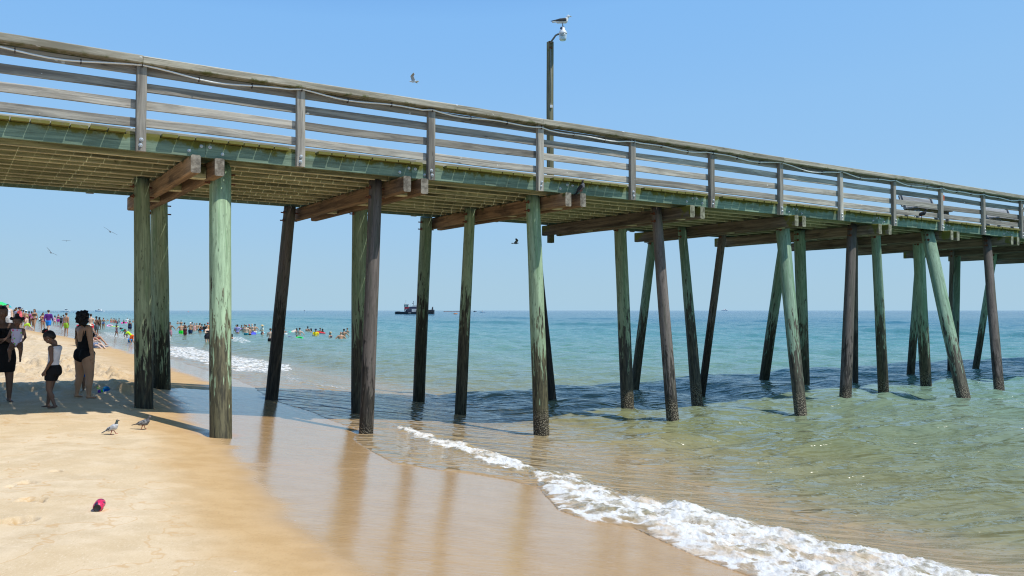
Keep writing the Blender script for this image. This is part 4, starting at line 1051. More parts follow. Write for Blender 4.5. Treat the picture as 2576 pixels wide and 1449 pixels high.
PEOPLE = [
 # ---- on the sand, far left
 (2, 0, 1145, 'man', 'stand', 160, 'tan', hs(BRN), [('trunks', NAVY)], ('cap', (.10, .07, .04)), 'g', 1.75, 'person in a brown cap at the very left edge of the crowd', ON),
 (17, 0, 1146, 'man', 'fold', 200, 'olive', hs(BLK), [('trunks', (.1, .12, .2))], None, 'g', 1.74, 'bare shouldered black haired man beside the man in a white tank top', ON),
 (28, 0, 1142.6, 'heavy', 'stand', 20, 'fair', hs(BLK), [('tank_top', (.62, .64, .68)), ('trunks', (.5, .52, .55))], None, 'g', 1.78, 'heavy man in a pale grey tank top looking back at the camera', ON),
 (22, 1214, 1169, 'child', 'stand', 170, 'fair', hs(BLD), [('trunks', LIME)], None, 'l', 0, 'blond child in lime trunks with a bare back near the tan bundle', ON),
 (62, 0, 1154, 'man', 'stand', 150, 'tan', hs(BRN), [('shirt', (.33, .36, .48)), ('trunks', (.02, .2, .35))], None, 'g', 1.78, 'man in a slate grey shirt right behind the man in pink', ON),
 (73, 0, 1152.5, 'heavy', 'point', 105, 'tan', hs(BRN), [('shirt', (.72, .14, .17)), ('trunks', (.35, .33, .3))], ('cap', NAVY), 'g', 1.8, 'man in a pink shirt and navy cap pointing with a raised arm', ON),
 (49, 0, 1164, 'man', 'stand', 190, 'dark', hs(BLK), [('shirt', (.55, .56, .58)), ('trunks', NAVY)], ('cap', WHITE), 'g', 1.72, 'distant man in a white cap and pale grey shirt', ON),
 (56, 0, 1160.5, 'woman', 'stand', 200, 'olive', hl(DBR), [('swimsuit', (.1, .1, .12))], ('straw', (.16, .11, .07)), 'g', 1.7, 'woman in a dark brimmed hat left of the man in pink', ON),
 (38, 0, 1170, 'man', 'walk', 30, 'dark', hs(BLK), [('shirt', (.25, .25, .3)), ('trunks', BLACK)], None, 'g', 1.75, 'small distant man in dark grey seen past the white tank top', ON),
 (79, 0, 1163, 'man', 'stand', 180, 'fair', hs(BLK), [('shirt', (.6, .25, .28))], ('cap', BLACK), 'g', 1.75, 'man in a black cap just right of the pointing man', ON),
 (88, 0, 1163, 'man', 'stand', 185, 'tan', hs(BLK), [('trunks', (.1, .3, .15))], None, 'g', 1.75, 'bare shouldered dark haired man between the two capped men', ON),
 (98, 0, 1165, 'woman', 'stand', 180, 'tan', hs(BLK), [('swimsuit', (.5, .1, .15))], ('cap', WHITE), 'g', 1.68, 'woman in a white visor left of the man in teal', ON),
 (103, 1239, 0, 'child', 'lunge', 265, 'fair', hs(BLD), [('trunks', LIME)], None, 'l', 1.42, 'blond boy in lime shorts lunging low on the sand', ON),
 (118, 1221, 1154, 'man', 'stand', 60, 'fair', None, [('shirt', (.02, .48, .52)), ('trunks', (.25, .27, .3))], ('cap', (.5, .02, .07)), 'l', 1.82, 'man in a turquoise shirt and red cap', ON),
 (128, 1235, 1160, 'woman', 'walk', 5, 'tan', hl(BRN), [('bikini_top', (.07, .05, .04)), ('briefs', (.05, .012, .012))], None, 'l', 0, 'long haired woman in a dark bikini walking towards the camera', ON),
 (161, 1239, 1173, 'woman', 'fold', 60, 'olive', hl(DBR), [('briefs', (.3, .08, .06)), ('bikini_top', (.3, .08, .06))], None, 'l', 0, 'slim woman with long brown hair left of the man in purple', ON),
 (181, 1250, 1163.5, 'man', 'walk', 184, 'fair', hs(BRN), [('long_sleeved_shirt', (.10, .025, .22)), ('trunks', (.02, .22, .72))], None, 'l', 0, 'man in a purple long sleeved shirt and bright blue shorts walking away', ON),
 (155, 1215, 1171, 'man', 'stand', 160, 'brown', hs(BLK), [('shirt', (.6, .03, .03)), ('trunks', (.1, .1, .12))], None, 'l', 1.78, 'man in a red shirt behind the long haired woman', ON),
 (148, 1213, 1181, 'child', 'walk', 240, 'dark', hs(BLK), [('shirt', WHITE), ('shorts', BLACK)], None, 'l', 1.3, 'child in a white top and dark shorts running at the water edge', ON),
 (205, 1222, 1185, 'child', 'walk', 250, 'tan', hl(BLK), [('shirt', (.75, .35, .45)), ('shorts', (.75, .35, .45))], None, 'l', 0, 'girl in pale pink wading just right of the man in purple', ON),
 (218, 1223, 1180, 'woman', 'stand', 20, 'tan', hl(DBR), [('bikini_top', (.2, .05, .2)), ('trunks', (.42, .02, .36))], None, 'l', 0, 'woman in magenta shorts in the shallows', ON),
 (229, 1226, 1181, 'man', 'stand', 170, 'dark', hs(BLK), [('shirt', (.05, .06, .07)), ('trunks', BLACK)], None, 'l', 1.7, 'man all in black next to the woman in lavender', ON),
 (238, 1238, 1181, 'woman', 'walk', 120, 'olive', hs(BLK), [('shirt', (.20, .22, .3)), ('briefs', (.55, .35, .6))], None, 'l', 0, 'woman in a grey top and lavender briefs', ON),
 (248, 1258, 1174, 'man', 'stand', 160, 'tan', hs(BRN), [('trunks', (.30, .55, .05))], None, 'l', 0, 'bare backed youth in lime trunks partly behind the woman in black', ON),
 (316, 1262, 1182, 'man', 'stand', 95, 'tan', hs(BLK), [('trunks', BLACK)], None, 'l', 1.76, 'shirtless man in black trunks standing behind the red beach chair', ON),
 (340, 1265, 1188.5, 'man', 'fold', 178, 'fair', hs(DBR), [('trunks', (.62, .015, .03))], None, 'l', 1.78, 'bare backed man in bright red trunks at the water edge', ON),
 (361, 1261, 1187, 'man', 'fold', 165, 'dark', hs(BLK), [('trunks', (.10, .13, .15))], None, 'l', 0, 'dark skinned man with a bare back in grey board shorts', ON),
 (373, 1245, 1191, 'curvy', 'stand', 170, 'brown', ('curly', BLK), [('swimsuit', BLACK)], None, 'l', 1.66, 'woman with a big head of black curls in the shallows', ON),
 (437, 1267, 1217, 'child', 'walk', 75, 'brown', hl(BLK), [('swimsuit', (.10, .05, .08))], None, 'l', 0, 'girl in a dark swimsuit walking through the thin surf', ON),
 (471, 1271, 0, 'child', 'bend', 275, 'brown', hl(BLK), [('shirt', (.03, .38, .32)), ('trunks', (.02, .12, .12))], None, 'l', 1.22, 'girl in a green and blue top bending over with hair hanging down', ON),
 (494, 1292, 0, 'child', 'bend', 280, 'tan', hs(BRN), [('shirt', (.48, .75, .03)), ('trunks', (.75, .12, .02))], None, 'l', 1.15, 'boy in a lime shirt and orange shorts stooping beside the leftmost pile', ON),
 # ---- in the sea, left of the piles
 (388, 1227, 1192, 'curvy', 'wade', 175, 'tan', hs(GNG), [('swimsuit', (.08, .12, .26))], None, 'w', 0, 'woman in a blue patterned swimsuit wading out', INW),
 (404, 1204, 1196, 'man', 'stand', 20, 'tan', hs(BLK), [('trunks', NAVY)], None, 'w', 0, 'lone bather up to the chest left of the cluster of four', INW),
 (417, 1207, 1192, 'man', 'stand', 60, 'tan', hs(BLK), [('trunks', RED)], None, 'w', 0, 'tallest bather at the left end of the cluster of four', INW),
 (425, 1208, 1194, 'woman', 'fold', 80, 'tan', hs(DBR), [('swimsuit', (.5, .1, .05))], None, 'w', 0, 'bather leaning in the middle of the cluster of four', INW),
 (430, 1209, 1194.5, 'man', 'fold', 250, 'olive', hs(BLK), [('trunks', BLACK)], None, 'w', 0, 'dark haired bather facing left in the cluster of four', INW),
 (435, 1209, 1195.5, 'woman', 'stand', 270, 'brown', hs(BLK), [('swimsuit', RED)], None, 'w', 0, 'bather in red at the right end of the cluster of four', INW),
 (446, 1207, 1192.5, 'woman', 'stand', 280, 'tan', hl(BLK), [('swimsuit', NAVY)], None, 'w', 0, 'long haired bather just right of the cluster of four', INW),
 (440, 1213, 1203.5, 'child', 'stand', 190, 'brown', hs(BLK), [('shirt', (.02, .03, .06))], None, 'w', 0, 'child in a dark navy shirt in front of the long haired bather', INW),
 (477, 1208, 1192, 'man', 'wade', 30, 'tan', hs(BLK), [('shirt', WHITE)], None, 'w', 0, 'man in a wet white shirt beyond the pink ring', INW),
 (464, 1213, 1199, 'child', 'stand', 60, 'brown', hs(BLK), [('swimsuit', BLACK)], None, 'w', 0, 'dark haired child holding on behind the pink ring', INW),
 (487, 1209, 1195.5, 'woman', 'fold', 270, 'tan', hs(GNG), [('swimsuit', (.5, .2, .15))], None, 'w', 0, 'red haired bather right of the man in the white shirt', INW),
 (487, 1238, 1204, 'curvy', 'stand', 200, 'dark', hs(BLK), [('dress', (.015, .025, .07))], None, 'w', 1.45, 'figure in a navy swim dress standing left of the leftmost pile', INW),
 (499, 1208, 1198, 'man', 'stand', 90, 'tan', hs(BLK), [('trunks', BLACK)], None, 'w', 0, 'bather peeping out beside the leftmost pile', INW),
 (564, 1212, 1201, 'woman', 'stand', 45, 'fair', hs(GNG), [('swimsuit', (.5, .1, .1))], None, 'w', 0, 'bather seen in the slit between the two left piles', INW),
 # ---- between the piles
 (637, 1259, 1209, 'man', 'wade', 15, 'brown', hs(BLK), [('trunks', (.42, .22, .28))], None, 'w', 1.78, 'man in pink plaid trunks with arms held out at his sides', INW),
 (665, 1214, 1204, 'man', 'float', 60, 'tan', hs(BRN), [], None, 'w', 0, 'swimmer with wet brown hair farthest out of the pair', INW),
 (679, 1214, 1202, 'man', 'stand', 200, 'tan', hs(BLK), [], None, 'w', 0, 'dark haired swimmer turned away farthest out beside another', INW),
 (679, 1248, 1213, 'heavy', 'wade', 30, 'tan', hs(BLK), [('trunks', (.02, .75, .05))], None, 'w', 0, 'stout man in neon green trunks reaching to his side', INW),
 (692, 1243, 1210, 'man', 'stand', 170, 'olive', hs(BLK), [('trunks', BLACK)], None, 'w', 0, 'tan man standing behind the man in neon green trunks', INW),
 (694, 1260, 1220, 'child', 'stand', 10, 'dark', hl(BLK), [('dress', (.10, .02, .03))], None, 'w', 1.35, 'child in a dark maroon outfit in front of the neon green trunks', INW),
 (714, 1247, 1210, 'heavy', 'wade', 350, 'tan', None, [('trunks', (.02, .04, .10))], ('cap', WHITE), 'w', 0, 'heavy man in a white cap and navy trunks', INW),
 (720, 1240, 1208, 'man', 'stand', 180, 'olive', hs(BLK), [('shirt', (.25, .27, .3))], None, 'w', 0, 'dark haired man directly behind the white cap', INW),
 (729, 1239, 1213, 'child', 'stand', 30, 'fair', hl(GNG), [('swimsuit', (.75, .35, .4))], None, 'w', 1.4, 'ginger haired girl in a pink swimsuit', INW),
 (738, 1238, 1211, 'man', 'stand', 20, 'tan', None, [('trunks', BLACK)], None, 'w', 0, 'bald man left of the woman in black', INW),
 (750, 1246, 1212, 'curvy', 'fold', 80, 'tan', hl(DBR), [('swimsuit', BLACK)], None, 'w', 0, 'woman in black turned sideways holding a blue board', INW),
 (757, 1241, 1216, 'woman', 'stand', 190, 'brown', hs(BLK), [('swimsuit', (.3, .05, .08))], None, 'w', 0, 'short haired woman in dark red behind the blue board', INW),
 (768, 1243, 1215, 'man', 'stand', 160, 'olive', hs(BRN), [('shirt', (.03, .035, .04))], None, 'w', 0, 'person in a black shirt left of the woman in the skirted swimsuit', INW),
 (779, 1240, 1211, 'man', 'stand', 190, 'fair', hs(GNG), [('shirt', (.72, .28, .1))], ('cap', (.5, .04, .03)), 'w', 0, 'man in a red cap and orange top behind the skirted swimsuit', INW),
 (777, 1277, 1222, 'curvy', 'fold', 60, 'fair', hs(BLK), [('dress', (.016, .017, .022))], None, 'w', 1.66, 'large woman in a black skirted swimsuit wading beside the sunlit pile', INW),
 (875, 1270, 1252, 'woman', 'float', 300, 'tan', hl(BLK), [('swimsuit', BLACK)], None, 'w', 0, 'woman up to her shoulders right beside the sunlit pile', INW),
 (886, 1245, 1218.5, 'man', 'stand', 0, 'tan', hs(BLK), [], None, 'w', 0, 'man hidden behind the two coloured rash vest', INW),
 (891, 1248, 1217.5, 'man', 'hips', 175, 'tan', hs(DBR), [('shirt', (.36, .33, .62))], None, 'w', 0, 'man in a lavender rash vest with hands on hips', INW),
 (906, 1241, 1219.5, 'woman', 'wade', 10, 'brown', hs(BLK), [('bikini_top', (.15, .2, .45))], None, 'w', 0, 'black haired woman in a blue bikini top', INW),
 (916, 1244, 1217.5, 'man', 'stand', 340, 'tan', hs(DBR), [], None, 'w', 0, 'man facing the camera behind the teal trunks', INW),
 (923, 1256, 1219, 'man', 'fold', 185, 'fair', hs(GNG), [('trunks', (.02, .20, .27))], None, 'w', 0, 'broad bare back with ginger hair in teal trunks', INW),
 (937, 1255, 1226, 'man', 'fold', 80, 'tan', hs(BLD), [('trunks', BLACK)], None, 'w', 1.6, 'blond man turned sideways carrying a blue float', INW),
 (934, 1240, 1218, 'woman', 'stand', 20, 'tan', None, [('swimsuit', (.4, .1, .1))], ('cap', (.42, .02, .07)), 'w', 0, 'bather in a crimson cap behind the blond man', INW),
 (945, 1248, 1214.5, 'man', 'fold', 330, 'fair', None, [('trunks', NAVY)], None, 'w', 1.84, 'tall balding man towering over the group', INW),
 (956, 1245, 1216, 'man', 'hips', 200, 'tan', hs(DBR), [('trunks', WHITE)], None, 'w', 0, 'man with one elbow out at the right end of the group', INW),
 (983, 1254, 1219, 'woman', 'fold', 320, 'fair', hs(BRN), [('shirt', (.55, .6, .52)), ('briefs', (.3, .05, .05))], ('straw', (.62, .48, .25)), 'w', 0, 'woman in a wide straw hat and wet pale shirt', INW),
 (1014, 1278, 1232, 'man', 'fold', 180, 'fair', hs(BRN), [('trunks', BLACK)], None, 'w', 0, 'bare backed man in black trunks half hidden by the dark leaning pile', INW),
 (1065, 1251, 1230, 'woman', 'stand', 270, 'tan', hs(GNG), [('swimsuit', (.5, .03, .04))], None, 'w', 0, 'woman in a red swimsuit just right of the dark leaning pile', INW),
 (1072, 1253, 1240.5, 'child', 'stand', 20, 'fair', hs(DBR), [('shirt', WHITE)], None, 'w', 0, 'small child in white beside the woman in red', INW),
 (1112, 1253, 1231.5, 'woman', 'fold', 285, 'tan', hl(DBR), [('swimsuit', (.25, .06, .12))], None, 'w', 1.5, 'girl holding up a pale bodyboard to the left', INW),
 (1124, 1256, 1230, 'man', 'wade', 170, 'fair', hs(DBR), [('trunks', BLACK)], None, 'w', 0, 'bare backed man right of the pale bodyboard', INW),
 (1113, 1268, 1257, 'child', 'float', 20, 'tan', hs(BRN), [], None, 'w', 0, 'boy floating low in the water with a green ring', INW),
 (1154, 1243, 1224.5, 'man', 'stand', 200, 'olive', hs(BLK), [], None, 'w', 0, 'dark haired man farther out behind the long haired woman', INW),
 (1159, 1244, 1234, 'child', 'stand', 90, 'olive', hs(BLK), [], None, 'w', 0, 'dark haired child pressed against the long haired woman', INW),
 (1166, 1248, 1232, 'woman', 'fold', 270, 'tan', hl(BLK), [('swimsuit', (.05, .12, .5))], None, 'w', 0, 'long haired woman in blue left of the yellow shirt', INW),
 (1184, 1257, 1234, 'man', 'fold', 20, 'tan', hs(BLK), [('shirt', (.80, .62, .02))], ('cap', NAVY), 'w', 0, 'bather in a bright yellow shirt and navy cap', INW),
 (1201, 1246, 1230, 'woman', 'float', 10, 'brown', hs(BLK), [('swimsuit', RED)], None, 'w', 0, 'bather leaning on a red float right of the yellow shirt', INW),
 (1214, 1245, 1233, 'woman', 'float', 270, 'dark', hl(BLK), [('shirt', BLACK)], None, 'w', 0, 'bather in black leaning back beside the red float', INW),
 (1239, 1263, 1245, 'woman', 'fold', 60, 'tan', hl(BLK), [('swimsuit', NAVY)], ('cap', (.5, .42, .25)), 'w', 0, 'woman in a tan cap on her own', INW),
 (1278, 1274, 1244.5, 'heavy', 'wade', 20, 'tan', None, [('trunks', NAVY)], None, 'w', 0, 'stout bald bather in front of the rightmost pair', INW),
 (1290, 1264, 1234, 'man', 'wade', 175, 'tan', hs(BLK), [('trunks', NAVY)], None, 'w', 0, 'dark haired man turned away behind the stout bald bather', INW),
 (1302, 1247, 1230.5, 'man', 'stand', 330, 'tan', hs(BLK), [], None, 'w', 0, 'rightmost bather standing apart farther out', INW)]
for rec in PEOPLE: place(*rec)
random.seed(44)
for i in range(46):     # the packed crowd far down the shoreline, a few pixels each
    x = random.uniform(103, 300) if i > 5 else random.uniform(36, 105)
    place(x, 0, random.uniform(1163.5, 1168.5), random.choice(('man', 'woman', 'man')), random.choice(('stand', 'walk', 'fold')), random.uniform(0, 360), random.choice(('tan', 'fair', 'brown', 'dark')), hs(random.choice((BLK, DBR, BLD))),
          [(random.choice(('trunks', 'swimsuit', 'shirt')), random.choice((NAVY, BLACK, RED, WHITE, TEAL, (.4, .1, .3))))], None, 'g', random.uniform(1.6, 1.8), 'tiny far off figure in the packed crowd down the shoreline', 'far crowd along the shoreline')
# ---- floats, boards and beach kit among the bathers
def thing_mesh(mb, name, mat, label, cat, loc=None, rz=0, group=None, smooth=True):
    o = mb.build(name, mat, None, smooth, attrs=False)
    if loc is not None: o.location = loc; o.rotation_euler = (0, 0, rz)
    return tag(o, label, cat, group)
def torus(mb, R, r, n=20, m=8, c=(0, 0, 0)):
    vs = [(c[0]+(R+r*math.cos(b))*math.cos(a), c[1]+(R+r*math.cos(b))*math.sin(a), c[2]+r*math.sin(b)) for a in [2*math.pi*i/n for i in range(n)] for b in [2*math.pi*j/m for j in range(m)]]
    fs = [(i*m+j, ((i+1) % n)*m+j, ((i+1) % n)*m+(j+1) % m, i*m+(j+1) % m) for i in range(n) for j in range(m)]
    mb.add(vs, fs)
def at_water(x, y, z=.06): return gnd_hit(x*KS, y*KS, level=z)
def ring(x, y, R, col, label):
    mb = MB(); torus(mb, R, R*.27); o = thing_mesh(mb, 'swim_ring', fabric(col), label, 'swim ring', at_water(x, y), group='inflatables on the water'); o.rotation_euler = (.3, .1, 0)
ring(465, 1212, .42, (.8, .05, .35), 'hot pink swim ring beyond the girl in the dark swimsuit')
ring(411, 1222, .36, (.78, .35, .55), 'pink and white swim ring behind the woman in blue')
ring(1122, 1269, .28, (.02, .6, .12), 'green swim ring under the floating boy')
def bodyboard(x, y, L, w, col, label, rot):
    mb = MB(); n = 12; out = [(L/2*math.cos(a)*(1 if math.cos(a) > 0 else .9), w/2*math.copysign(abs(math.sin(a))**.6, math.sin(a))) for a in [2*math.pi*i/n for i in range(n)]]
    vs = [(p, q, .03) for p, q in out]+[(p, q, -.03) for p, q in out]
    mb.add(vs, [tuple(range(n)), tuple(range(2*n-1, n-1, -1))]+[(i, i+n, (i+1) % n+n, (i+1) % n) for i in range(n)])
    o = thing_mesh(mb, 'bodyboard', fabric(col), label, 'bodyboard', at_water(x, y, .12), group='inflatables on the water', smooth=False); o.rotation_euler = rot
bodyboard(429, 1224, 1.3, .5, (.55, .78, .2), 'lime bodyboard drifting behind the walking girl', (.1, .1, .2))
bodyboard(757, 1240, 1.0, .5, (.05, .35, .62), 'blue board held flat between two women', (.2, .2, .3))
bodyboard(976, 1249, 1.0, .45, (.35, .75, .85), 'pale blue board held by the woman in the straw hat', (.1, -.1, .2))
bodyboard(1097, 1245, .9, .45, (.75, .62, .5), 'pale bodyboard tilted up in the hands of a girl', (.5, -.5, .3))
bodyboard(1096, 1267, .8, .4, (.05, .03, .12), 'dark purple bodyboard floating beside the boy with the ring', (.2, .25, .1))
bodyboard(946, 1250, .8, .4, (.08, .1, .6), 'royal blue float under the arm of the blond man', (.9, .2, .3))
bodyboard(1203, 1247, 1.0, .5, (.62, .04, .05), 'red float with a bather leaning over it', (.15, .15, .1))
mb = MB(); ball(mb, (0, 0, 0), .17, 14, 10); thing_mesh(mb, 'beach_ball', fabric((.05, .6, .35)), 'small green ball floating between two groups of bathers', 'ball', at_water(1088, 1248, .1))
# ================================================================== THE FIGURES IN THE SHADE OF THE PIER
def dress_up(f, o, garments):
    for nm, me, mat in garments:
        if me: mobj(nm, me, mat, o)
def face_parts(f, o, tone, eye=(.02, .012, .01), lip=(.16, .05, .045)):
    h, hd, H, F, X = f.head, f.hd, f.H.normalized(), f.Fh, f.Xh
    for s in (-1, 1):
        mb = MB(); ball(mb, h+X*(s*hd*.33)+H*hd*.04+F*hd*.62, hd*.10, 10, 7); mobj('eye', mb.build('eye_src', [], None, True, attrs=False).data, plain_once('eye_white', (.6, .58, .55)), o)
        e = o.children[-1]
        mb = MB(); ball(mb, h+X*(s*hd*.33)+H*hd*.04+F*hd*.685, hd*.055, 8, 6); mobj('pupil', mb.build('eye_src', [], None, True, attrs=False).data, plain_once('eye_dark', eye), e)
        mb = MB(); capsule(mb, h+X*(s*hd*.2)+H*hd*.27+F*hd*.72, hd*.035, h+X*(s*hd*.5)+H*hd*.25+F*hd*.60, hd*.025); mobj('eyebrow', mb.build('eye_src', [], None, True, attrs=False).data, hairm(BLK), o)
    mb = MB(); capsule(mb, h-X*hd*.16-H*hd*.50+F*hd*.64, hd*.065, h+X*hd*.16-H*hd*.50+F*hd*.64, hd*.065, F, (.7, 1)); mobj('lips', mb.build('eye_src', [], None, True, attrs=False).data, plain_once('lips_dark', lip), o)
    for q in [q for q in COL.objects if q.name.startswith('eye_src')]: bpy.data.objects.remove(q)
_pl = {}
def plain_once(n, c, **k):
    if n not in _pl: _pl[n] = plain(n, c, **k)
    return _pl[n]
def hero(px, py, top, f, face, tone, label, z=None):
    p = gnd_hit(px, py); ext = float(f.co[:, 2].max())-f.zmin
    H = (py-top)*p.y/FPX/ext
    # stand the soles on the real sand surface
    gz = float(sand_z(np.array([p.x]), np.array([p.y]))[0])
    o = mobj('person', f.mesh, skin(tone)); o.scale = (H,)*3; o.rotation_euler = (0, 0, math.radians(face)); o.location = (p.x, p.y, gz-f.zmin*H-.006)
    tag(o, label, 'person'); f.H_ = H
    return o
# woman in a black one-piece, seen from behind, half turned to the right
P1 = dict(T=nv(-.01, .05, 1), H=nv(.02, -.05, 1), hturn=.35, aL=(nv(.22, -.10, -1), nv(.1, -.3, -1)), aR=(nv(-.20, .0, -1), nv(-.02, -.14, -1)),
          lL=(nv(.17, -.05, -1), nv(.10, .10, -1)), lR=(nv(-.15, -.02, -1), nv(-.04, .07, -1)), fL=nv(.25, -1, 0), fR=nv(-.15, -1, 0), curl=.35)
f = figure('curvy', P1, .0075, hands=True, face=True, smooth=5)
woman = hero(211, 1000, 784, f, 150, 'honey', 'woman in a black one-piece swimsuit with wavy black hair standing barefoot in the shade')
T_ = isb(f, 'torso', 'pelvis'); th = isb(f, 'thighL', 'thighR')
lowback = .46+7.0*np.clip(np.abs(f.s)-.035, 0, .06)
leg = np.clip((np.abs(f.s)-.02)*3.4, 0, .5)                     # high cut at the hips, front and back
body_ = isb(f, 'torso', 'pelvis', 'thighL', 'thighR')
hiz = f.t > np.where(f.f < 0, -.30+leg*.62, -.26+leg*.9)
suit = cloth(f, body_ & hiz & (f.t < np.where(f.f > .005, .80, lowback)) & ~(isb(f, 'thighL', 'thighR') & (f.par > .35)), .005, 'swimsuit')
dress_up(f, woman, [('swimsuit', suit, fabric(BLACK)), ('hair', hair_mesh(f, 'curly', 3), hairm(BLK))])
for s in (-1, 1):
    mb = MB(); a = f.p+f.T*(f.TL*.55)-f.FS*.068+f.S*(s*.075); b = f.c+f.S*(s*.062)+f.T*.020; c = f.p+f.T*(f.TL*.80)+f.FS*.075+f.S*(s*.06)
    tube(mb, [a, a.lerp(b, .5)-f.FS*.016, b-f.FS*.024, b, b+f.FS*.03, c], .0045, 6)
    mobj('strap', mb.build('strap_src', [], None, True, attrs=False).data, fabric(BLACK), woman)
face_parts(f, woman, 'olive')
# girl looking down, in profile
P2 = dict(T=nv(0, .10, 1), H=nv(0, -.85, .75), aL=(nv(.16, .20, -1), nv(.06, -.62, -1)), aR=(nv(-.12, -.2, -1), nv(.0, -.6, -1)),
          lL=(nv(.03, -.06, -1), nv(.01, .40, -1)), lR=(nv(-.03, -.26, -1), nv(.0, -.14, -1)), fL=nv(.1, -1, -.02), fR=nv(-.1, -1, 0), hL=nv(0, -.55, -.8), curl=.5)
f = figure('child', P2, .0085, hands=True, face=True, smooth=4)
girl = hero(131, 1027, 835, f, 268, 'dark', 'girl in a white tank top and frayed black shorts looking down in profile')
T_ = isb(f, 'torso', 'pelvis'); th = isb(f, 'thighL', 'thighR')
tank = cloth(f, T_ & (f.t > .10) & (f.t < .98) & ((np.abs(f.s) < .092) | (f.t < .66)), .009, 'tank_top')
under = cloth(f, T_ & (f.t > .60) & (f.t < .78), .006, 'undershirt')
shorts = cloth(f, (T_ & (f.t < .22)) | (th & (f.par < .52)), .014, 'shorts')
hr = hair_mesh(f, 'short', 5)
dress_up(f, girl, [('tank_top', tank, fabric((.72, .72, .80))), ('undershirt', under, fabric((.6, .05, .12))), ('shorts', shorts, fabric((.012, .012, .015))), ('hair', hr, hairm(BLK))])
h, hd, Hh, F = f.head, f.hd, f.H.normalized(), f.Fh
mb = MB(); cb = h+Hh*hd*1.02-F*hd*.25
for i in range(26): ball(mb, cb+Vector((random.uniform(-1, 1), random.uniform(-1, 1), random.uniform(-1, 1)))*hd*.26+Hh*hd*.24, hd*random.uniform(.12, .24), 8, 5)
mobj('hair_bun', mb.build('bun_src', [], None, True, attrs=False).data, hairm(BLK), girl)
mb = MB(); tube(mb, [cb+Hh*hd*.02+(f.Xh*math.cos(a)+F*math.sin(a))*hd*.30 for a in [i*math.pi/6 for i in range(13)]], hd*.075, 7); mobj('hair_tie', mb.build('bun_src', [], None, True, attrs=False).data, fabric((.75, .04, .06)), girl)
for s in (-1, 1):
    mb = MB(); ball(mb, h+f.Xh*(s*hd*.88)-Hh*hd*.32, hd*.07, 8, 6); mobj('earring', mb.build('bun_src', [], None, True, attrs=False).data, M_ZINC, girl)
face_parts(f, girl, 'dark')
# mother in a strapless black dress, at the left edge of the view, carrying the toddler on her arm
P3 = dict(T=nv(0, .03, 1), H=nv(.0, -.06, 1), hturn=.25, aL=(nv(.42, -.32, -1), nv(-.08, -1, .10)), aR=(nv(-.12, -.50, -1), nv(.93, -.40, .02)),
          lL=(nv(.07, -.02, -1), nv(.01, .05, -1)), lR=(nv(-.07, -.02, -1), nv(-.01, .05, -1)), hL=nv(-.25, -1, .05), hR=nv(.95, -.2, .0), hsR=nv(0, 0, 1), curl=.7)
f = figure('woman', P3, .0075, hands=True, face=True, smooth=5)
mother = hero(3, 1011, 772, f, 38, 'dark', 'woman in a strapless black dress carrying a toddler at the left edge')
T_ = isb(f, 'torso', 'pelvis'); th = isb(f, 'thighL', 'thighR')
mb = MB(); p = f.p
vs_prof = [(.0, .128, .105), (-.06, .135, .112), (-.12, .132, .108), (-.20, .122, .098), (-.205, .116, .092)]
top = cloth(f, T_ & (f.t < .83) & (f.t > -.05), .008, 'dress')
n = 28
for z, rx, ry in [(.09, .108, .088)]+vs_prof:
    for k in range(n):
        a = 2*math.pi*k/n; mb.v.append((p.x+rx*math.cos(a), p.y+.006+ry*math.sin(a), p.z+z))
for i in range(len(vs_prof)):
    for k in range(n): mb.f.append((i*n+k, i*n+(k+1) % n, (i+1)*n+(k+1) % n, (i+1)*n+k))
o_ = len(mb.v); mb.v += [tuple(v.co) for v in top.vertices]; mb.f += [tuple(i+o_ for i in q.vertices) for q in top.polygons]
dm = mb.build('dress_src', [], None, True, attrs=False).data
hr = hair_mesh(f, 'short', 2)
dress_up(f, mother, [('dress', dm, fabric((.011, .011, .012))), ('hair', hr, hairm(BLK))])
mb = MB(); ball(mb, f.head-f.Fh*f.hd*.75-Vector((0, 0, 1))*f.hd*.55, f.hd*.5, 12, 8); mobj('hair_bun', mb.build('bun_src', [], None, True, attrs=False).data, hairm(BLK), mother)
face_parts(f, mother, 'dark')
Mm = Matrix.Translation(mother.location) @ Matrix.Rotation(math.radians(38), 4, 'Z') @ Matrix.Scale(f.H_, 4)
# toddler riding on her arm
P4 = dict(T=nv(.05, .05, 1), H=nv(-.05, -.12, 1), aL=(nv(.28, -.25, -1), nv(-.25, -.75, -.6)), aR=(nv(-.4, -.2, -1), nv(-.5, -.4, -.5)),
          lL=(nv(.22, -.75, -.55), nv(-.05, .10, -1)), lR=(nv(-.25, -.75, -.55), nv(.02, .15, -1)), fL=nv(.1, -.85, -.45), fR=nv(-.1, -.85, -.45), curl=.5)
f4 = figure('toddler', P4, .0095, hands=True, face=True, smooth=4)
HB = .80
zh = mother.location.y-.34
dx, dy, dz = ray(44, 797); t = (mother.location.y-.30)/dy
headtop = Vector((dx*t, dy*t, EYE+dz*t))
baby = mobj('person', f4.mesh, skin('dark')); baby.scale = (HB,)*3; rb = math.radians(24); baby.rotation_euler = (0, 0, rb)
hp = Matrix.Rotation(rb, 3, 'Z') @ (f4.head+Vector((0, 0, f4.hd)))*HB
baby.location = headtop-hp
tag(baby, 'toddler in a pastel floral vest with three hair puffs held on an arm', 'person')
T_ = isb(f4, 'torso', 'pelvis')
vest = cloth(f4, T_ & (f4.t > -.35) & (f4.t < .98) & ((np.abs(f4.s) < .10) | (f4.t < .68)), .010, 'vest')
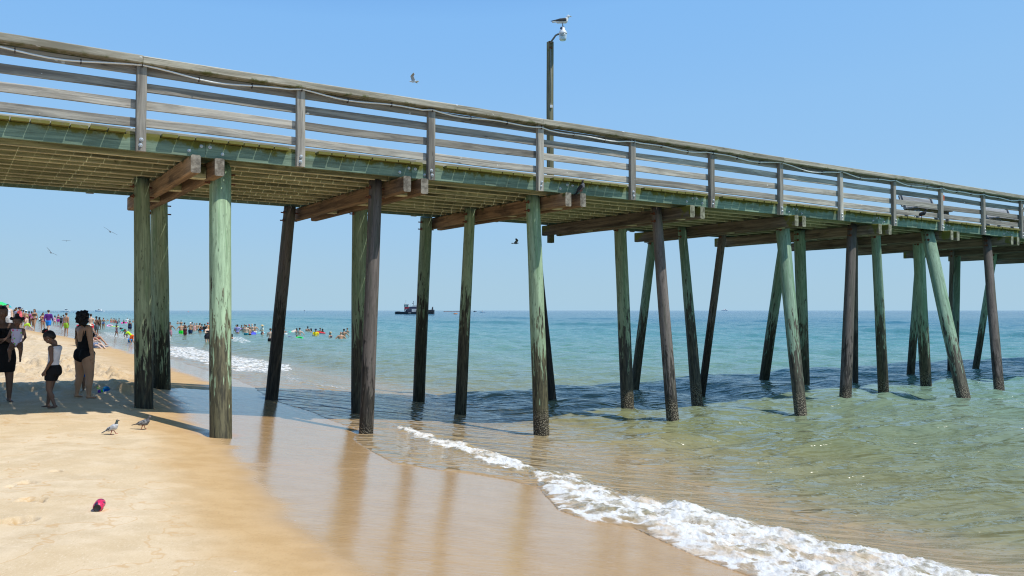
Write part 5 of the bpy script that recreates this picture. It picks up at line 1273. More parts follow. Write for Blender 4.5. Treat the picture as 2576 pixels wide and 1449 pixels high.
def floral():
    t = NT('floral_fabric'); P = t.new('ShaderNodeTexCoord').outputs['Object']
    v = t.new('ShaderNodeTexVoronoi', {'Vector': P, 'Scale': 15.0}); r = t.sep(v.outputs['Color'])[0]
    col = t.mix(t.mapr(r, .35, .36), (.70, .12, .25), t.mix(t.mapr(r, .7, .71), (.25, .55, .15), (.75, .25, .3)))
    c = t.mix(t.mapr(v.outputs['Distance'], .30, .36), col, (.60, .56, .74))
    return t.set(color=c, rough=.85)
dress_up(f4, baby, [('vest', vest, floral()), ('hair', hair_mesh(f4, 'puffs', 2), hairm(BLK))])
face_parts(f4, baby, 'dark')
# small child stooping behind the woman's legs
P5 = dict(T=nv(0, -.12, 1), H=nv(0, -.3, 1), aL=(nv(.15, -.3, -1), nv(.0, -.5, -1)), aR=(nv(-.15, -.1, -1), nv(-.05, -.3, -1)), lL=(nv(.04, -.2, -1), nv(.0, .05, -1)), lR=(nv(-.04, .05, -1), nv(0, .15, -1)))
f5 = figure('toddler', P5, .011, hands=True, face=True, smooth=4)
p = gnd_hit(202, 986); H5 = .80
kid = mobj('person', f5.mesh, skin('brown')); kid.scale = (H5,)*3; kid.rotation_euler = (0, 0, math.radians(72))
off = Matrix.Rotation(math.radians(72), 3, 'Z') @ ((f5.legL[2]+f5.legR[2])*.5*H5)
kid.location = (p.x-off.x, p.y-off.y, float(sand_z(np.array([p.x]), np.array([p.y]))[0])-f5.zmin*H5)
tag(kid, 'small child in a blue swimsuit and sandals half hidden behind a woman\'s legs', 'person')
tr = cloth(f5, (isb(f5, 'torso', 'pelvis') & (f5.t < .85)) | (isb(f5, 'thighL', 'thighR') & (f5.par < .25)), .012, 'swimsuit')
sand_l = cloth(f5, isb(f5, 'footL', 'footR') & (f5.ce[:, 2] < f5.zmin+.05), .008, 'sandals')
dress_up(f5, kid, [('swimsuit', tr, fabric((.03, .10, .35))), ('sandals', sand_l, fabric((.35, .3, .34))), ('hair', hair_mesh(f5, 'short', 2), hairm(BLK))])
for q in [q for q in list(COL.objects) if q.name.split('.')[0] in ('strap_src', 'bun_src', 'dress_src')]: bpy.data.objects.remove(q)
# ================================================================== BIRDS
def solid(name, mb, mat, parent=None, smooth=True, voxel=None, sm=3):
    if voxel:
        me = fuse(mb, voxel, sm, name); o = mobj(name, me, mat, parent)
    else:
        o = mb.build(name, mat, parent, smooth, attrs=False)
    return o
def plate(mb, pts, th, up=(0, 0, 1)):
    """a thin solid blade through a closed outline of points"""
    up = Vector(up).normalized(); n = len(pts); P = [Vector(p) for p in pts]
    mb.add([p+up*th for p in P]+[p-up*th for p in P], [tuple(range(n)), tuple(range(2*n-1, n-1, -1))]+[(i, i+n, (i+1) % n+n, (i+1) % n) for i in range(n)])
def feather_mat(name, a, b, sc=30, bars=None):
    t = NT(name); P = t.new('ShaderNodeTexCoord').outputs['Object']
    n = t.noise(t.scale(P, (.6, 1, 1)), sc, 5, .6); c = t.mix(t.mapr(n, .4, .6), a, b)
    return t.set(color=c, rough=.7, spec=.25, normal=t.bump(n, .3, .004))
M_PG = feather_mat('pigeon_pale_grey', (.42, .43, .45), (.52, .52, .53)); M_PD = feather_mat('pigeon_slate', (.10, .105, .115), (.16, .16, .17), 40)
M_PCH = feather_mat('pigeon_chequer', (.06, .06, .065), (.34, .33, .32), 46); M_PN = feather_mat('pigeon_neck', (.04, .10, .075), (.13, .10, .13), 60)
M_PB = plain('pigeon_leg', (.42, .10, .07), .6); M_BILL = plain('dark_bill', (.05, .05, .05), .5); M_BLKF = feather_mat('black_feather', (.018, .018, .02), (.035, .035, .04))
M_GW = feather_mat('gull_white', (.72, .72, .70), (.80, .80, .79)); M_GD = feather_mat('gull_dark_wing', (.05, .047, .045), (.10, .092, .085), 40); M_GB = plain('gull_bill', (.42, .33, .14), .5); M_GL = plain('gull_leg', (.20, .19, .16), .6)
def pigeon(loc, rz, L, label, wing, tail, head, body, bars=True, step=.5, pitch=0.0, group='pigeons'):
    """feet at the origin, looking along +x; L about .32"""
    r = tag(empty('pigeon', loc, rz), label, 'pigeon', group); s = L/.33; r.scale = (s, s, s)
    q = Matrix.Rotation(-pitch, 3, 'Y')
    def R(x, y, z): return q @ Vector((x, y, z-.10))+Vector((0, 0, .10))
    mb = MB(); capsule(mb, R(-.075, 0, .115), .040, R(.045, 0, .140), .062, (0, 1, 0), (.95, 1.0)); capsule(mb, R(.05, 0, .135), .055, R(.085, 0, .165), .040, (0, 1, 0))
    solid('body', mb, body, r, True, .008)
    mb = MB(); capsule(mb, R(.075, 0, .16), .036, R(.105, 0, .215), .024, (0, 1, 0)); capsule(mb, R(.105, 0, .215), .024, R(.122, 0, .245), .0245, (0, 1, 0))
    hd = solid('head', mb, head, r, True, .006)
    mb = MB(); capsule(mb, R(.142, 0, .243), .008, R(.168, 0, .236), .0035, (0, 1, 0), (.8, 1)); solid('beak', mb, M_BILL, hd)
    for y in (-1, 1):
        mb = MB(); ball(mb, R(.131, y*.0205, .25), .004, 8, 5); solid('eye', mb, plain_once('orange_eye', (.4, .12, .02)), hd)
    for y in (-1, 1):
        mb = MB(); capsule(mb, R(.05, y*.052, .145), .040, R(-.05, y*.050, .125), .038, (0, 1, 0), (.34, 1)); capsule(mb, R(-.05, y*.048, .125), .034, R(-.145, y*.022, .098), .010, (0, 1, 0), (.34, 1))
        w = solid('wing', mb, wing, r, True, .006, 2)
        if bars:
            for k, x in enumerate((-.035, -.075)):
                b = MB(); tube(b, [R(x+.03, y*.0635, .158-k*.012), R(x+.008, y*.0665, .135-k*.01), R(x-.02, y*.0645, .108-k*.004)], .0065, 6); solid('wing_bar', b, M_BLKF, w)
    mb = MB(); plate(mb, [R(-.09, -.024, .118), R(-.205, -.030, .083), R(-.212, 0, .082), R(-.205, .030, .083), R(-.09, .024, .118)], .007, q @ Vector((0, 0, 1))); solid('tail', mb, tail, r, False)
    for y, fx, lift in ((-1, -.028, 0), (1, .03*step*2, .018*step)):
        mb = MB(); tube(mb, [R(.0, y*.024, .09), Vector((fx*.4, y*.024, .052+lift)), Vector((fx, y*.024, .006+lift))], [.014, .007, .0055], 7)
        for a in (-.5, 0, .5): tube(mb, [Vector((fx, y*.024, .006+lift)), Vector((fx+.034*math.cos(a), y*.024+.034*math.sin(a), .003+lift))], [.005, .003], 6)
        tube(mb, [Vector((fx, y*.024, .006+lift)), Vector((fx-.018, y*.024, .003+lift))], [.004, .003], 6)
        solid('leg', mb, M_PB, r)
    return r
def on_sand(px, py): 
    p = gnd_hit(px, py); p.z = float(sand_z(np.array([p.x]), np.array([p.y]))[0]); return p
pigeon(on_sand(283, 1092), .0, .235, 'pale grey pigeon with black wing bars striding on the sand', M_PG, M_PD, M_PN, M_PG, True, .9, .22)
pigeon(on_sand(360, 1080), .0, .25, 'dark chequered pigeon walking with its tail up', M_PCH, M_BLKF, M_PD, M_PD, False, .5, -.02)
ubm = UB+BSP*2+.185
pigeon(W(ubm, V0-.06, Zr(2.368)), -.5, .30, 'dark pigeon perched on the end of a beam under the railing', M_BLKF, M_BLKF, M_BLKF, M_PD, False, 0, .55)
pigeon(W(U0+SP*8+1.45, V0+.06, Zr(2.66)), -.3, .33, 'dark pigeon sitting on the plank edge in front of the bench', M_BLKF, M_BLKF, M_BLKF, M_BLKF, False, 0, .1)
# ---- the lamp post and the gull on it
ul = 0
for _ in range(50):      # where the far edge of the deck meets the sight line of the post
    pass
kx = (1387-CX)/FPX; ul = (VF+.02)*(SU+CU*kx)/(CU-SU*kx)
lp = W(ul, VF+.06, Zr(2.3)); lamp = tag(empty('lamp_post', lp), 'square wooden lamp post with a bell shaped lamp rising above the pier railing', 'lamp post')
zt = EYE+(781-100)*lp.y/FPX-lp.z
M_POLE = wood('mossy_pole_wood', (.20, .19, .12), (.085, .085, .05), moss=(.10, .115, .03), moss_amt=.22, stain=.5)
mb = MB(); board(mb, (0, 0, -.4), (0, 0, zt), (SU, -CU, 0), .15, .15, .01, 14, .006); mb.build('pole', M_POLE, lamp)
sc = lp.y/FPX
def lq(px, py, dy=0): return Vector(((px-1387)*sc, dy, EYE+(781-py)*sc-lp.z))
mb = MB(); tube(mb, [lq(1388.5, 107, -.10), lq(1390, 101, -.11), lq(1395, 95, -.14), lq(1400, 88.5, -.17), lq(1406, 86, -.19), lq(1413, 85, -.2)], .026, 9); solid('arm', mb, plain('lamp_arm_metal', (.16, .15, .13), .6, .3), lamp)
mb = MB(); 
for y in (117, 104): board(mb, lq(1384, y, -.085), lq(1392, y, -.085), (0, 0, 1), .03, .05, .004)
mb.build('bracket', M_RUST, lamp, attrs=True)
mb = MB(); board(mb, lq(1389, 270, -.09), lq(1389, 263, -.09), (0, 1, 0), .07, .05, .01); mb.build('junction_box', M_COND, lamp)
mb = MB(); tube(mb, [lq(1388, 262, -.085), lq(1388.6, 200, -.085), lq(1388, 120, -.085)], .012, 6); solid('cable', mb, plain_once('pale_cable', (.35, .33, .28)), lamp)
lc = lq(1418, 86, -.2)
Mx = Matrix.Translation(lc)
mb = MB(); lathe(mb, [(.118, -.005), (.122, .012), (.112, .05), (.085, .095), (.062, .11), (.058, .17), (.045, .19), (.002, .194)], 20, Mx); hood = solid('lamp_head', mb, plain('lamp_head_enamel', (.66, .67, .68), .45, .15, 0, 10), lamp)
mb = MB(); board(mb, lc+Vector((-.06, -.03, .13)), lc+Vector((-.035, -.06, .18)), (0, 0, 1), .04, .06, .01); mb.build('photocell', plain_once('dark_photocell', (.03, .05, .12)), hood)
gl = NT('frosted_globe'); M_GLOBE = gl.set(color=(.72, .80, .78), rough=.25, trans=.55, ior=1.3)
mb = MB(); lathe(mb, [(.112, -.005), (.110, -.05), (.102, -.12), (.095, -.165), (.08, -.18), (.002, -.186)], 20, Mx); solid('globe', mb, M_GLOBE, lamp)
gw = lp+lc+Vector((0, 0, .19))
gull = tag(empty('gull', gw), 'dark backed white gull standing on top of the lamp', 'gull')
mb = MB(); capsule(mb, (-.15, 0, .155), .045, (.07, 0, .185), .075, (0, 1, 0), (.95, 1)); capsule(mb, (.08, 0, .20), .062, (.125, 0, .27), .038, (0, 1, 0)); capsule(mb, (.125, 0, .275), .040, (.15, 0, .315), .043, (0, 1, 0))
body = solid('body', mb, M_GW, gull, True, .010)
for y in (-1, 1):
    mb = MB(); capsule(mb, (.06, y*.062, .20), .05, (-.08, y*.058, .195), .045, (0, 1, 0), (.32, 1)); capsule(mb, (-.08, y*.055, .195), .042, (-.24, y*.02, .185), .022, (0, 1, 0), (.34, 1)); w = solid('wing', mb, M_GD, gull, True, .009, 2)
    mb = MB(); capsule(mb, (-.21, y*.024, .185), .022, (-.34, y*.006, .178), .006, (0, 1, 0), (.4, 1)); solid('wing_tip', mb, M_BLKF, w)
    mb = MB(); ball(mb, (.168, y*.036, .322), .006, 8, 5); solid('eye', mb, plain_once('dark_eye', (.02, .02, .02)), body)
    mb = MB(); tube(mb, [Vector((-.005, y*.03, .12)), Vector((-.0+.01*y, y*.032, .06)), Vector((.0+.012*y, y*.032, .004))], [.012, .008, .007], 7)
    plate(mb, [(-.01+.012*y, y*.032, .004), (.05+.012*y, y*.032-.025, .004), (.055+.012*y, y*.032, .004), (.05+.012*y, y*.032+.025, .004)], .004); solid('leg', mb, M_GL, gull)
mb = MB(); plate(mb, [(-.16, -.035, .165), (-.29, -.04, .15), (-.30, 0, .15), (-.29, .04, .15), (-.16, .035, .165)], .008); solid('tail', mb, M_GW, gull, False)
mb = MB(); capsule(mb, (.185, 0, .318), .013, (.225, 0, .310), .010, (0, 1, 0), (.7, 1)); capsule(mb, (.225, 0, .310), .010, (.243, 0, .300), .005, (0, 1, 0), (.7, 1)); solid('bill', mb, M_GB, gull)
def at_depth(px, py, Y):
    dx, dy, dz = ray(px, py); t = Y/dy; return Vector((dx*t, Y, EYE+dz*t))
def flyer(name, cat, loc, rz, s, label, bm, wm, tipm, up=.75, roll=0.0, fold=.5, group='birds on the wing'):
    r = tag(empty(name, loc, rz), label, cat, group); r.scale = (s,)*3; r.rotation_euler = (roll, 0, rz)
    mb = MB(); capsule(mb, (-.16, 0, 0), .025, (.04, 0, 0), .062, (0, 1, 0)); capsule(mb, (.05, 0, .005), .055, (.17, 0, .02), .036, (0, 1, 0)); capsule(mb, (.195, 0, .018), .013, (.235, 0, .012), .005, (0, 1, 0)); b = solid('body', mb, bm, r, True, .011)
    mb = MB(); plate(mb, [(-.13, -.03, 0), (-.28, -.07, 0), (-.29, 0, 0), (-.28, .07, 0), (-.13, .03, 0)], .006); solid('tail', mb, bm, r, False)
    for y in (-1, 1):
        cu, su = math.cos(up), math.sin(up); c2, s2 = math.cos(up-fold), math.sin(up-fold)
        j = Vector((.02, y*.04, .03)); e = j+Vector((.04, y*.24*cu, .24*su)); t = e+Vector((-.16, y*.30*c2, .30*s2)); nrm = Vector((0, -y*su, cu))
        mb = MB(); plate(mb, [j+Vector((.07, 0, 0)), e+Vector((.07, 0, 0)), e+Vector((-.10, 0, 0)), j+Vector((-.13, 0, 0))], .010, nrm); w = solid('wing', mb, wm, r, False)
        mb = MB(); plate(mb, [e+Vector((.07, 0, 0)), e.lerp(t, .5)+Vector((.05, 0, 0)), t, e.lerp(t, .55)+Vector((-.10, 0, 0)), e+Vector((-.10, 0, 0))], .008, Vector((0, -y*s2, c2))); solid('wing_tip', mb, tipm, w, False)
    return r
flyer('gull', 'gull', at_depth(1040, 205, 24), math.pi-.1, .54, 'pale gull flapping in flight above the railing', M_GW, feather_mat('gull_grey_wing', (.45, .46, .48), (.58, .58, .6)), M_PG, .75, .30, .7, None)
flyer('pigeon', 'pigeon', at_depth(1297, 612, 30), .25, .55, 'dark bird flying low past the piles under the deck', M_PD, M_PD, M_BLKF, .35, -.25, .2, None)
for (px, py, s, up, roll, lab) in ((277, 583, 1.3, .15, .55, 'larger tilted sliver of a far bird gliding left of the piles'), (167, 606, .7, .1, 0, 'tiniest far bird seen head on above the beach crowd'), (128, 636, 1.1, .35, .7, 'bent winged far bird low above the beach crowd')):
    o = flyer('seabird', 'bird', at_depth(px, py, 75), math.pi/2+.3, s*.9, lab, M_PD, M_PD, M_PD, up, roll, .15)
# ================================================================== BENCHES ON THE DECK
M_BENCH = wood('grey_bench_wood', (.36, .37, .38), (.22, .225, .23), stain=.25, var=.15)
def bench(px0, px1, label):
    v = 14.15; f = lambda px: v*(SU+CU*((px-CX)/FPX))/(CU-SU*((px-CX)/FPX))
    u0, u1 = f(px0), f(px1); L = 1.9; o = tag(empty('bench', W(u0, v, Zr(2.657)), math.atan2(SU, CU)), label, 'bench', 'benches on the pier deck')
    # local x along the pier, y away from the view; the sitter faces the near railing
    for i, z in enumerate((.58, .79)):
        mb = MB(); board(mb, (.02, .26+.07*i, z), (L-.02, .26+.07*i, z), (0, .28, 1), .04, .15, .006, 4, .002); mb.build('back_slat', M_BENCH, o)
    for y in (-.22, -.06, .10):
        mb = MB(); board(mb, (-.03, y, .44), (L+.03, y, .44), (0, 0, 1), .14, .04, .006, 4, .002); mb.build('seat_slat', M_BENCH, o)
    for x in (.12, L-.12):
        mb = MB(); board(mb, (x, .16, .38), (x, .35, .90), (1, 0, 0), .09, .045, .005); mb.build('back_support', M_BENCH, o)
        mb = MB(); board(mb, (x, -.24, .40), (x, .22, .40), (0, 0, 1), .045, .09, .005); mb.build('bearer', M_BENCH, o)
        for y in (-.2, .16):
            mb = MB(); board(mb, (x, y, 0), (x, y, .36), (1, 0, 0), .09, .07, .005); mb.build('leg', M_BENCH, o)
    return o
bench(2290, 2440, 'grey slatted bench seen through the railing left of the second last post')
bench(2496, 2600, 'grey slatted bench at the right edge behind the railing')
mb = MB(); board(mb, (0, 0, 0), (0, 0, .16), (0, 1, 0), .10, .09, .01); pb_ = mb.build('junction_box', plain_once('orange_box', (.45, .10, .04)), None); pb_.location = W(U0+SP*9+.09, V0+.045, Zr(3.25))-pier.location; pb_.parent = pier; pb_.rotation_euler = (0, 0, math.atan2(SU, CU))
# ================================================================== BEACH THINGS
p = on_sand(250, 1284)
can = tag(empty('can', p, math.radians(100)), 'pink and black patterned can lying on its side on the bare sand', 'can')
def canmat():
    t = NT('printed_can'); P = t.new('ShaderNodeTexCoord').outputs['Object']
    n = t.noise(P, 17, 2, .4, 1.2); n2 = t.noise(P, 11, 2, .4)
    c = t.mix(t.mapr(n, .50, .52), (.62, .02, .10), (.03, .02, .05)); c = t.mix(t.mapr(n2, .60, .62), c, (.72, .40, .55)); c = t.mix(t.mapr(n2, .35, .33), c, (.62, .58, .60))
    return t.set(color=c, rough=.35, spec=.5)
R90 = Matrix.Translation((0, 0, .043)) @ Matrix.Rotation(math.pi/2, 4, 'Y')
mb = MB(); lathe(mb, [(.026, -.078), (.036, -.072), (.042, -.05), (.043, .0), (.0425, .045), (.037, .062), (.029, .068), (.027, .066)], 24, R90); solid('can_body', mb, canmat(), can)
mb = MB(); lathe(mb, [(.031, -.0785), (.031, -.083), (.027, -.084), (.024, -.080), (.001, -.080)], 20, R90); solid('can_end', mb, plain_once('black_end', (.018, .018, .02)), can)
can.rotation_euler = (0, math.radians(-6), math.radians(104)); can.scale = (.95,)*3
p = on_sand(268, 984)
bk = tag(empty('bucket', p+Vector((0, 0, .10)), .3), 'bright blue toy bucket tipped over by the sand mound', 'bucket'); bk.rotation_euler = (math.radians(62), 0, .35); bk.scale = (.6,)*3; bk.location.z -= .045
mb = MB(); lathe(mb, [(.075, -.10), (.08, -.098), (.105, .085), (.115, .087), (.115, .098), (.1, .098), (.072, -.085), (.001, -.085)], 20); solid('pail', mb, plain_once('blue_plastic', (.01, .25, .75), rough=.35), bk)
mb = MB(); tube(mb, [Vector((.11*math.cos(a), .0+.02, .09+.09*math.sin(a))) for a in [math.pi*i/10 for i in range(11)]], .006, 6); solid('handle', mb, plain_once('green_plastic', (.05, .55, .12), rough=.35), bk)
p = on_sand(257, 985)
sh = tag(empty('toy_shovel', p+Vector((0, 0, .01)), .2), 'lime green toy shovel with a ring handle beside the bucket', 'toy'); sh.rotation_euler = (0, -.75, .3); sh.scale = (.55,)*3
mb = MB(); torus(mb, .035, .012, 16, 8, (0, 0, 0)); mb2 = MB()
mb.v = [tuple(Matrix.Rotation(math.pi/2, 3, 'X') @ Vector(v)+Vector((0, 0, .20))) for v in mb.v]; solid('handle', mb, plain_once('lime_plastic', (.12, .75, .03), rough=.35), sh)
mb = MB(); tube(mb, [Vector((0, 0, .17)), Vector((0, 0, .06))], .012, 8); plate(mb, [(-.035, 0, .07), (.035, 0, .07), (.04, .01, 0), (0, .015, -.03), (-.04, .01, 0)], .006, (0, 1, 0)); solid('blade', mb, plain_once('lime_plastic', (.12, .75, .03)), sh, False)
p = on_sand(250, 987)
mo = tag(empty('sand_mould', p, .4), 'small purple sand mould left of the toy shovel', 'toy'); mo.scale = (.6,)*3; mb = MB(); lathe(mb, [(.03, 0), (.055, .005), (.05, .06), (.03, .10), (.001, .105)], 10); solid('mould', mb, plain_once('purple_plastic', (.16, .03, .5), rough=.35), mo)
# rounded bundles on the sand by the crowd
p = gnd_hit(25.5, 811); 
mb = MB(); ball(mb, (0, 0, .35), (.75, .5, .42), 18, 12); ball(mb, (.5, .1, .25), (.35, .35, .27), 12, 8); o = solid('beach_bundle', mb, fabric((.50, .30, .15)), None, True, .05); o.location = (p.x, p.y, p.z-.05); tag(o, 'rounded tan bundle on the sand behind the toddler', 'bundle')
p = gnd_hit(34.5, 820); mb = MB(); ball(mb, (0, 0, .28), (.42, .38, .36), 16, 10); capsule(mb, (-.1, 0, .5), .12, (.1, 0, .58), .08); o = solid('beach_bag', mb, fabric((.42, .41, .36)), None, True, .04); o.location = (p.x, p.y, p.z-.04); tag(o, 'rounded grey bag on the sand just right of the tan bundle', 'bag')
# parasol at the left edge
p = gnd_hit(-9, 824); ps = tag(empty('parasol', p), 'green and turquoise parasol at the left edge above the crowd', 'parasol')
zc = EYE+(781-757)*p.y/FPX-p.z
mb = MB(); tube(mb, [Vector((0, 0, -.3)), Vector((0, 0, zc+.05))], .025, 8); solid('pole', mb, M_COND, ps)
for i in range(8):
    mb = MB(); a0, a1 = 2*math.pi*i/8, 2*math.pi*(i+1)/8; rows = []
    for r, z in ((.02, zc), (.45, zc-.10), (.85, zc-.28), (1.1, zc-.50)):
        rows.append([Vector((r*math.cos(a), r*math.sin(a), z-(.03 if 0 < j < 3 else 0)*r)) for j, a in enumerate(np.linspace(a0, a1, 4))])
    vs = [q for rw in rows for q in rw]; n = len(vs); vs2 = [q-Vector((0, 0, .012)) for q in vs]
    fs = [(i2*4+j, i2*4+j+1, (i2+1)*4+j+1, (i2+1)*4+j) for i2 in range(3) for j in range(3)]; mb.add(vs+vs2, fs+[tuple(x+n for x in q[::-1]) for q in fs]+[(12+j, 12+j+1, 12+j+1+n, 12+j+n) for j in range(3)])
    solid('canopy_panel', mb, fabric((.05, .55, .16) if i % 2 else (.03, .45, .5)), ps)
# the man reclining in the red chair, and his neighbour
p = gnd_hit(330*KS, 1300*KS); Yc = p.y
ch = tag(empty('beach_chair', p), 'low red folding beach chair with a man reclining in it', 'beach chair')
rzc = math.radians(80); ch.rotation_euler = (0, 0, rzc)
mb = MB(); 
def strip(mb, a, b, w, th):
    a, b = Vector(a), Vector(b); n = (b-a).cross(Vector((1, 0, 0))).normalized(); plate(mb, [a-Vector((w/2, 0, 0)), a+Vector((w/2, 0, 0)), b+Vector((w/2, 0, 0)), b-Vector((w/2, 0, 0))], th, n)
strip(mb, (0, .05, .28), (0, -.5, .36), .52, .012); solid('seat', mb, fabric((.50, .02, .04)), ch, False)
mb = MB(); strip(mb, (0, .05, .30), (0, .42, 1.0), .52, .012); solid('back', mb, fabric((.58, .02, .04)), ch, False)
for x in (-.28, .28):
    mb = MB(); tube(mb, [Vector((x, .42, 1.0)), Vector((x, .02, .27)), Vector((x, -.45, 0))], .013, 7); tube(mb, [Vector((x, -.5, .37)), Vector((x, -.05, .24)), Vector((x, .35, 0))], .013, 7); solid('frame', mb, M_ZINC, ch)
    mb = MB(); board(mb, (x*1.05, .25, .56), (x*1.05, -.35, .56), (0, 0, 1), .05, .02, .004); mb.build('armrest', M_COND, ch)
f = body_of('man', 'sit'); Hs = 1.76
def seat(root, f, H, rz, zseat, dy):
    pel = Matrix.Rotation(rz, 3, 'Z') @ (f.p*H); tgt = root.location+Matrix.Rotation(rz, 3, 'Z') @ Vector((0, dy, zseat))
    return tgt-pel
loc = seat(ch, f, Hs, rzc, .40, -.06)
make_person(loc, Hs, 'man', 'sit', 80, 'tan', hs(BLK), [('trunks', (.10, .11, .14))], ('cap', BLACK), 'man in a black cap reclining in the red beach chair')
p2 = gnd_hit(360*KS, 1305*KS)
tw = MB(); plate(tw, [(-.45, -.6, .02), (.45, -.6, .02), (.45, .6, .02), (-.45, .6, .02)], .015); o = solid('towel', tw, fabric((.10, .14, .22)), None, False); o.location = (p2.x-.25, p2.y-.05, float(sand_z(np.array([p2.x-.25]), np.array([p2.y-.05]))[0])+.01); o.rotation_euler = (0, 0, rzc); tag(o, 'navy towel on the sand in front of the red beach chair', 'towel')
make_person(o.location+Vector((.05, -.02, 0))-Matrix.Rotation(rzc, 3, 'Z') @ (f.p*1.66)+Vector((0, 0, .10)), 1.66, 'man', 'sit', 84, 'fair', hs(BRN), [('trunks', (.16, .2, .3))], None, 'second sunbather sitting low on a towel beside the red beach chair')
p3 = gnd_hit(343*KS, 1272*KS)
make_person((p3.x, p3.y, p3.z-f.zmin*1.6), 1.6, 'man', 'sit', 60, 'tan', hs(BRN), [('shirt', (.3, .2, .15))], ('straw', (.66, .6, .45)), 'seated person in a cream sun hat just beyond the red beach chair')
p4 = gnd_hit(488*KS, 1287*KS); b2 = copy_tree(bk); b2.location = (p4.x, p4.y, max(p4.z, 0)+.12); b2.rotation_euler = (.25, 0, 1.0); b2.scale = (1.5,)*3; tag(b2, 'dark blue bucket carried by the stooping boy in the surf', 'bucket')
b2.children[0].data = b2.children[0].data.copy(); b2.children[0].data.materials[0] = plain_once('deep_blue_plastic', (.01, .06, .35), rough=.4)
# ================================================================== VESSELS
def boxm(mb, x0, x1, y0, y1, z0, z1, ch=.04): board(mb, (x0, (y0+y1)/2, (z0+z1)/2), (x1, (y0+y1)/2, (z0+z1)/2), (0, 0, 1), abs(y1-y0), z1-z0, ch)
def hull(mb, secs):
    """sections (x, half beam at deck, deck height, half beam at waterline)"""
    vs = []
    for x, bd, zd, bw in secs: vs += [(x, -bd, zd), (x, -bw, -.3), (x, bw, -.3), (x, bd, zd)]
    fs = []
    for i in range(len(secs)-1):
        a, b = i*4, i*4+4
        for j in range(3): fs.append((a+j, a+j+1, b+j+1, b+j))
        fs.append((a+3, a, b, b+3))
    fs += [(0, 3, 2, 1), tuple(len(vs)-4+j for j in range(4))]
    mb.add(vs, fs)
M_HULL = plain('tug_hull_paint', (.018, .022, .035), .5, .3, 0, 1.0); M_TW = plain('tug_white_paint', (.62, .61, .58), .5, .15, 0, 1.5); M_TR = plain('tug_red_paint', (.36, .02, .04), .5, .2, 0, 1.5); M_TN = plain('tug_navy_paint', (.03, .035, .07), .5, .2, 0, 1.5); M_TYRE = plain('tyre_rubber', (.03, .03, .03), .9); M_BW = plain('boat_white_gelcoat', (.78, .78, .77), .3, .05, 0, 1); M_WIN = plain('dark_window', (.03, .05, .06), .15); M_TGLASS = plain('green_glass_window', (.08, .2, .19), .15)
wl = gnd_hit(1043, 790.2, level=0.0); m = wl.y/FPX
tug = tag(empty('tugboat', (0, wl.y, 0)), 'black hulled tug with a red and white wheelhouse tower lying offshore', 'tugboat')
tx = lambda zx: ((1440+zx/5.8545)*KS-CX)*m
tz = lambda zy: (458-zy)/5.8545*KS*m
mb = MB(); hull(mb, [(tx(240), .3, tz(418), .2), (tx(262), 2.2, tz(402), 1.6), (tx(420), 3.6, tz(408), 3.3), (tx(700), 3.8, tz(408), 3.6), (tx(720), 3.8, tz(408), 3.6)]); hull(mb, [(tx(720), 3.81, tz(372), 3.61), (tx(960), 3.8, tz(366), 3.6), (tx(1088), 3.4, tz(362), 3.2), (tx(1102), 3.0, tz(362), 2.8)]); solid('hull', mb, M_HULL, tug, False)
mb = MB(); boxm(mb, tx(620), tx(930), -2.4, 2.4, tz(410), tz(345)); mb.build('deckhouse', M_TW, tug)
mb = MB(); boxm(mb, tx(505), tx(640), -2.2, 2.2, tz(410), tz(346)); boxm(mb, tx(560), tx(930), -2.2, 2.2, tz(344.9), tz(296)); mb.build('upper_house', M_TN, tug)
mb = MB(); boxm(mb, tx(640), tx(800), -2.1, 2.1, tz(295), tz(262)); mb.add([(tx(605), -2.1, tz(294)), (tx(605), 2.1, tz(294)), (tx(640), -2.1, tz(294)), (tx(640), 2.1, tz(294)), (tx(640), -2.1, tz(264)), (tx(640), 2.1, tz(264))], [(0, 1, 5, 4), (0, 4, 2), (1, 3, 5)]); mb.build('bridge', M_TW, tug)
mb = MB(); boxm(mb, tx(452), tx(545), -1.2, 1.2, tz(345), tz(299)); tw_ = mb.build('wheelhouse', M_TR, tug)
mb = MB(); boxm(mb, tx(446), tx(543), -1.25, 1.25, tz(298), tz(250)); boxm(mb, tx(440), tx(548), -1.35, 1.35, tz(249.5), tz(238)); mb.build('wheelhouse_top', M_TW, tug)
mb = MB(); boxm(mb, tx(449), tx(480), -1.29, 1.29, tz(292), tz(258)); boxm(mb, tx(498), tx(534), -1.29, 1.29, tz(292), tz(258)); mb.build('window', M_TGLASS, tug)
for a, b in ((462, 452), (478, 505), (530, 505), (500, 470)):
    mb = MB(); tube(mb, [Vector((tx(a), -1, tz(408))), Vector((tx(b), -1, tz(343)))], .16, 6); tube(mb, [Vector((tx(a), 1, tz(408))), Vector((tx(b), 1, tz(343)))], .16, 6); solid('tower_strut', mb, M_TN, tug)
for x, y0, y1, r in ((480, 238, 150, .06), (645, 262, 180, .14), (683, 262, 155, .06), (575, 296, 262, .07), (966, 366, 280, .06), (1038, 364, 335, .15)):
    mb = MB(); tube(mb, [Vector((tx(x), 0, tz(y0))), Vector((tx(x), 0, tz(y1)))], r, 6)
    if x == 645: board(mb, (tx(628), 0, tz(215)), (tx(662), 0, tz(215)), (0, 0, 1), .2, .2); ball(mb, (tx(645), 0, tz(180)), .26); ball(mb, (tx(630), 0, tz(222)), .28)
    solid('mast', mb, M_TN, tug)
mb = MB(); ball(mb, (tx(465), 0, tz(226)), .36); solid('radar_dome', mb, M_TW, tug)
mb = MB(); tube(mb, [Vector((tx(1068), 0, tz(366))), Vector((tx(1068), 0, tz(297)))], .42, 10); solid('funnel', mb, M_HULL, tug)
